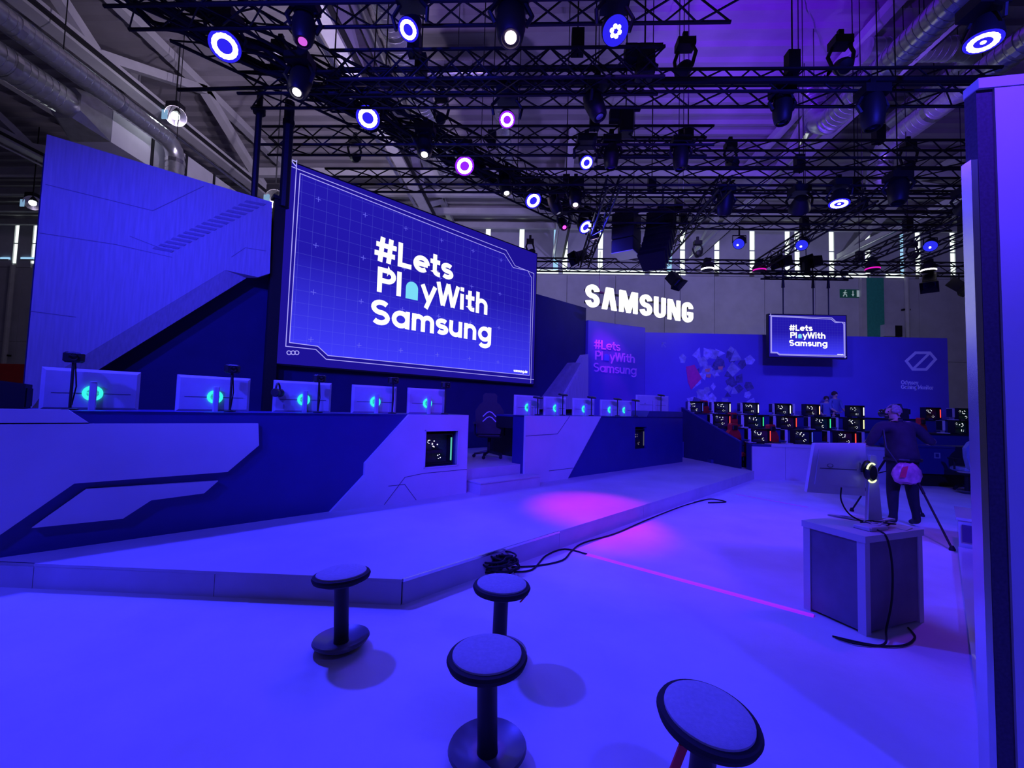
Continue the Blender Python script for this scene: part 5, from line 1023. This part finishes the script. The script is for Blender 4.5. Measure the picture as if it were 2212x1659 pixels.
EL = [('pelvis', 'waist'), ('waist', 'chest'), ('chest', 'collar'), ('collar', 'neck'), ('neck', 'skull'), ('skull', 'crown'), ('skull', 'brow'), ('brow', 'nose'), ('neck', 'chin'), ('collar', 'Lsh'), ('Lsh', 'Lel'), ('Lel', 'Lwrist'), ('collar', 'Rsh'), ('Rsh', 'Rel'), ('Rel', 'Rwrist'),
      ('pelvis', 'Lhip'), ('Lhip', 'Lkn'), ('Lkn', 'Lan'), ('Lan', 'Lheel'), ('Lan', 'Ltoe'), ('pelvis', 'Rhip'), ('Rhip', 'Rkn'), ('Rkn', 'Ran'), ('Ran', 'Rheel'), ('Ran', 'Rtoe')]
hand(J, EL, 'L', J['Lwrist'][:3], (.2, .9, .1), (.9, -.2, .2)); hand(J, EL, 'R', J['Rwrist'][:3], (.55, .8, .1), (.8, -.55, 0))
def paint(c):
    if c.z < .12: return 3
    if c.z < .97 and abs(c.x-.03) < .3 and c.y < .26: return 2
    if c.z > 1.545 and abs(c.x) < .2: return 0
    if c.x > .37 and c.y > -.02 or c.x > .47: return 0
    if c.x < -.2 and c.y > .13: return 0
    return 1
PX, PYY = 5.50, 6.65
ph = person('person in dark shirt and trousers seen from behind, filming beside the demo cabinet', (PX, PYY, 0), 0, J, EL, paint, [M_SKIN, M_SHIRT, M_TROUS, M_BLACK])
mb = MB()   # close-cropped grey hair as a cap round the back of the head
rows = []
for i in range(7):
    th = R(20+i*13); rows.append([Vector((-.032+.093*math.sin(th)*math.cos(R(ph_)), .062+.104*math.sin(th)*math.sin(R(ph_)), 1.69+.118*math.cos(th))) for ph_ in range(-150, 131, 20)])
vv = [p for r_ in rows for p in r_]; n_ = len(rows[0]); mb.add(vv, [(i*n_+j, i*n_+j+1, (i+1)*n_+j+1, (i+1)*n_+j) for i in range(6) for j in range(n_-1)])
hr = mb.build('hair', mat('grey_cropped_hair', (.32, .27, .26), .9, noise=.3, nscale=60, bump=.4, bscale=120), ph, smooth=True)
sdm = hr.modifiers.new('thick', 'SOLIDIFY'); sdm.thickness = .012; sdm.offset = 1
for y_ in (-.02, ): MB().lathe([(.005, -.006), (.02, -.008), (.03, 0), (.02, .008), (.005, .006)], 12, Matrix.Translation((-.03, -.03, 1.675)) @ Matrix.Rotation(R(80), 4, 'X') @ Matrix.Diagonal((.75, 1.15, 1, 1))).build('ear', M_SKIN, ph, smooth=True)
for dz in (0,): MB().lathe([(.002, -.004), (.009, -.003), (.009, .003), (.002, .004)], 10, Matrix.Translation((-.125, .045, 1.692)) @ Matrix.Rotation(R(70), 4, 'Y')).build('eye', M_BLACK, ph); MB().tube((-.128, .06, 1.628), (-.125, .105, 1.628), .006, 6).build('mouth', mat('lips', (.4, .16, .15), .5), ph)
MB().lathe([(.075, -.03), (.085, 0), (.078, .03), (.07, .03), (.07, -.03)], 20, Matrix.Translation((-.018, .045, 1.555))).build('shirt_collar', M_SHIRT, ph, smooth=True)
MB().lathe([(.232, -.02), (.238, 0), (.232, .02)], 24, Matrix.Translation((.03, 0, .985)) @ Matrix.Diagonal((1, .84, 1, 1))).build('belt', M_BLACK, ph)
# bag carried at the left hip, camera and tripod
bg = thing('shoulder_bag', 'pink and white plastic bag at the photographer\'s left hip', 'bag', (PX-.10, PYY-.22, .66))
rings = []
for z_, w_, d_ in ((0, .10, .04), (.03, .17, .085), (.12, .20, .10), (.2, .185, .085), (.27, .13, .05), (.29, .10, .02)):
    rings.append([(w_*math.cos(2*PI*k_/16)*(1+.05*math.sin(k_*2.3+z_*30)), d_*math.sin(2*PI*k_/16)*(1+.1*math.cos(k_*1.7+z_*20)), z_+.012*math.sin(k_*1.9)) for k_ in range(16)])
MB().loft(rings).build('bag_body', mat('pinkish_clear_plastic', (.55, .22, .34), .3, noise=.45, nscale=9), bg, smooth=True)
MB().prism([(-.17, .10), (-.10, .10), (-.06, .26), (-.12, .25)], -.10, -.085).build('red_print', mat('red_bag_print', (.8, .04, .10), .4, noise=.1), bg)
MB().path([(-.10, .02, .27), (-.2, .1, .5), (-.16, .2, .80)], .012, 6).build('strap', M_BLACK, bg)
vc = thing('video_camera', 'black video camera on the tripod beside the photographer\'s head', 'camera', (PX+.30, PYY+.42, 1.58)); MB().cbox((-.09, -.14, 0), (.09, .14, .17), .02).build('camera_body', M_BLACK, vc); MB().lathe([(.05, 0), (.055, .1), (.07, .14), (.06, .14), (.01, .1)], 18, Matrix.Translation((0, .14, .09)) @ Matrix.Rotation(R(-90), 4, 'X')).build('lens', M_GLASS, vc, smooth=True); MB().path([(0, -.1, .17), (0, -.08, .23), (0, .08, .23), (0, .1, .17)], .014, 6).build('top_handle', M_BLACK, vc); MB().cbox((.09, -.12, .08), (.12, -.02, .16), .008).build('flip_screen', M_GLASS, vc)
tp = thing('tripod', 'black camera tripod standing right of the photographer', 'tripod', (PX+.30, PYY+.42, 0))
MB().tube((0, 0, .75), (0, 0, 1.5), .02, 8).build('centre_column', M_STEEL, tp); MB().cbox((-.05, -.05, 1.48), (.05, .05, 1.58), .01).build('head', M_BLACK, tp); MB().tube((0, -.05, 1.52), (.24, -.28, 1.36), .011, 6).build('pan_handle', M_BLACK, tp); MB().lathe([(.045, 0), (.05, .05), (.03, .09)], 12, Matrix.Translation((0, 0, 1.2))).build('shoulder', M_BLACK, tp)
leg1 = on_z(2057, 1186, .02)-tp.location; leg2 = on_z(2060, 1164, .02)-tp.location
for q in ((leg1.x, leg1.y, .02), (-.35, .5, .02), (.62, .3, .02)):
    e = Vector(q); s0 = Vector((0, 0, 1.22)); m_ = s0.lerp(e, .55); lg = MB().tube(s0, m_, .018, 7).build('leg', M_STEEL, tp); MB().tube(m_, e, .013, 7).build('lower_tube', M_STEEL, lg); MB().lathe([(.03, -.018), (.032, .0), (.015, .04)], 10, Matrix.Translation(e)).build('rubber_foot', M_RUBBER, lg); MB().tube(Vector((0, 0, .8)), s0.lerp(e, .45), .008, 6).build('spreader', M_STEEL, tp)
# --- small far people
def simple_person(label, loc, rz, shirt, hairm, sit=False, k=1.0):
    JJ = {'pelvis': (0, 0, .95, (.15, .11)), 'waist': (0, 0, 1.1, (.14, .105)), 'chest': (0, 0, 1.3, (.16, .115)), 'collar': (0, 0, 1.44, (.11, .08)), 'neck': (0, 0, 1.51, .05), 'skull': (0, -.02, 1.60, (.075, .088)), 'crown': (0, -.01, 1.67, (.062, .07)), 'nose': (0, -.115, 1.585, .014),
          'Ls': (-.18, 0, 1.42, .06), 'Le': (-.23, -.06, 1.15, .045), 'Lwrist': (-.16, -.25, 1.02, .03), 'Rs': (.18, 0, 1.42, .06), 'Re': (.23, -.06, 1.15, .045), 'Rwrist': (.14, -.26, 1.04, .03)}
    if sit: JJ.update({'Lh': (-.09, 0, .93, .09), 'Lk': (-.12, -.42, .94, .07), 'La': (-.12, -.45, .52, .045), 'Lt': (-.12, -.6, .49, .035), 'Rh': (.09, 0, .93, .09), 'Rk': (.12, -.42, .94, .07), 'Ra': (.12, -.45, .52, .045), 'Rt': (.12, -.6, .49, .035)})
    else: JJ.update({'Lh': (-.09, 0, .88, .095), 'Lk': (-.1, -.01, .48, .065), 'La': (-.1, .02, .08, .042), 'Lt': (-.11, -.13, .035, .034), 'Rh': (.09, 0, .88, .095), 'Rk': (.1, -.01, .48, .065), 'Ra': (.1, .02, .08, .042), 'Rt': (.11, -.13, .035, .034)})
    JJ = {n_: (v_[0]*k, v_[1]*k, v_[2]*k, tuple(r*k for r in v_[3]) if isinstance(v_[3], tuple) else v_[3]*k) for n_, v_ in JJ.items()}
    EE = [('pelvis', 'waist'), ('waist', 'chest'), ('chest', 'collar'), ('collar', 'neck'), ('neck', 'skull'), ('skull', 'crown'), ('skull', 'nose'), ('collar', 'Ls'), ('Ls', 'Le'), ('Le', 'Lwrist'), ('collar', 'Rs'), ('Rs', 'Re'), ('Re', 'Rwrist'), ('pelvis', 'Lh'), ('Lh', 'Lk'), ('Lk', 'La'), ('La', 'Lt'), ('pelvis', 'Rh'), ('Rh', 'Rk'), ('Rk', 'Ra'), ('Ra', 'Rt')]
    hand(JJ, EE, 'L', JJ['Lwrist'][:3], (.2, -.9, -.1), (.9, .2, 0)); hand(JJ, EE, 'R', JJ['Rwrist'][:3], (-.2, -.9, -.1), (-.9, .2, 0))
    def pt_(c):
        if c.z > 1.47*k: return 0
        if c.y < -.12*k and c.z > 1.0*k: return 0
        if c.z < .96*k: return 2
        return 1
    t = person(label, loc, rz, JJ, EE, pt_, [M_SKIN, shirt, M_TROUS])
    MB().lathe([(.082*k, -.03*k), (.09*k, .02*k), (.075*k, .075*k), (.03*k, .105*k), (.005, .11*k)], 18, Matrix.Translation((0, .012*k, 1.625*k)) @ Matrix.Diagonal((.95, 1.05, 1, 1))).build('hair', hairm, t, smooth=True)
    return t
HD = mat('dark_hair', (.05, .025, .02), .8, noise=.3, nscale=40); HB = mat('brown_hair', (.28, .15, .10), .8, noise=.3, nscale=40)
BL = mat('blue_tee', (.14, .16, .42), .85, noise=.1)
yy = 14.55
for px, py, k_, hm, lab in ((1785, 862, .90, HD, 'shorter far person in blue at the rear wall, left of the pair'), (1803, 845, .98, HD, 'taller far person in blue at the rear wall, right of the pair')):
    p = on_y(px, py, yy); simple_person(lab, (p.x, yy, max(.70, p.z-1.73*k_)), R(-20 if k_ < .95 else 10), BL, hm, False, k_)
p = on_y(1613, 898, 13.15); simple_person('person with light brown hair seated in the middle gaming row', (p.x, 13.1, p.z-1.70), R(90), BL, HB, True)

# ============================================================ unseen FRONT TRUSS added behind the viewer; its wash lights brighten the stage
truss('added black truss over the audience, unseen behind the viewer', (-6.5, -1.6, 6.5), (6.5, -1.6, 6.5), pitch=.8, parts=False)
for x_, q, cc, pwr, lab in ((-5.6, (-5.0, 5.4, 1.8), BLUE, 2300, 'added front wash light, far left of the audience truss'), (-3.2, (-2.6, 8.0, 3.2), BLUE, 2600, 'added front wash light, second from left on the audience truss'), (-.8, (-.5, 8.0, 2.2), BLUE, 1300, 'added front wash light, third from left on the audience truss'), (1.6, (1.6, 9.2, 1.6), (.11, .024, 1), 2600, 'added front wash light, fourth from left on the audience truss'), (4.2, (5.4, 12.0, 1.4), BLUE, 4000, 'added front wash light, far right of the audience truss'), (3.0, (2.6, 2.0, 1.7), BLUE, 1100, 'added front wash light above the right-hand panel')):
    wash((x_, -1.6, 6.05), q, lab, G_RINGP, G_BLUE, cc, pwr, 60)
# washers added on the mid height truss to brighten the mural; battens at wall foot
wash((5.6, 9.15, 6.0), (7.6, 14.8, 2.2), 'added ring light on the mid height truss facing the mural wall, left', G_RINGP, G_BLUE, (.10, .085, 1), 640, 75)
wash((9.0, 9.15, 6.0), (11.4, 14.8, 2.2), 'added ring light on the mid height truss facing the mural wall, right', G_RINGP, G_BLUE, (.10, .085, 1), 640, 75)
wash(st(9.3, 7.05, 6.35), (2.7, 14.1, 3.1), 'small violet ring light at the right end of the diagonal truss', G_RINGP, G_VIO, (.60, .01, 1), 1000, 24, .11)
def batten(label, p0, p1, up, pwr, n):
    p0 = Vector(p0); p1 = Vector(p1); t = thing('light_batten', label, 'stage light', p0, group='light battens at the wall foot')
    beam_pts(p0, p1, .12, .07).build('housing', M_BLACK, t, True)
    beam_pts(p0+Vector((0, 0, .045)), p1+Vector((0, 0, .045)), .06, .012).build('led_bar', G_BLUE, t, True)
    for i in range(n):
        q = p0.lerp(p1, (i+.5)/n)+Vector((0, 0, .08)); spot(t, q, q+Vector(up), BLUE, pwr, 130, .9, .08)
nw = Vector((math.sin(aW), -math.cos(aW), 0)); dl = Vector((math.cos(aW), math.sin(aW), 0))
q = Vector((PA.x, PA.y, .42))+nw*.5; batten('light batten on the floor at the foot of the slogan wall', q+dl*.3, q+dl*(LW-.3), tuple(-nw*.25+Vector((0, 0, 1))), 38, 2)
batten('light batten on the terrace at the foot of the mural wall', (5.0, 14.5, .80), (13.4, 14.5, .80), (0, .3, 1), 34, 4)
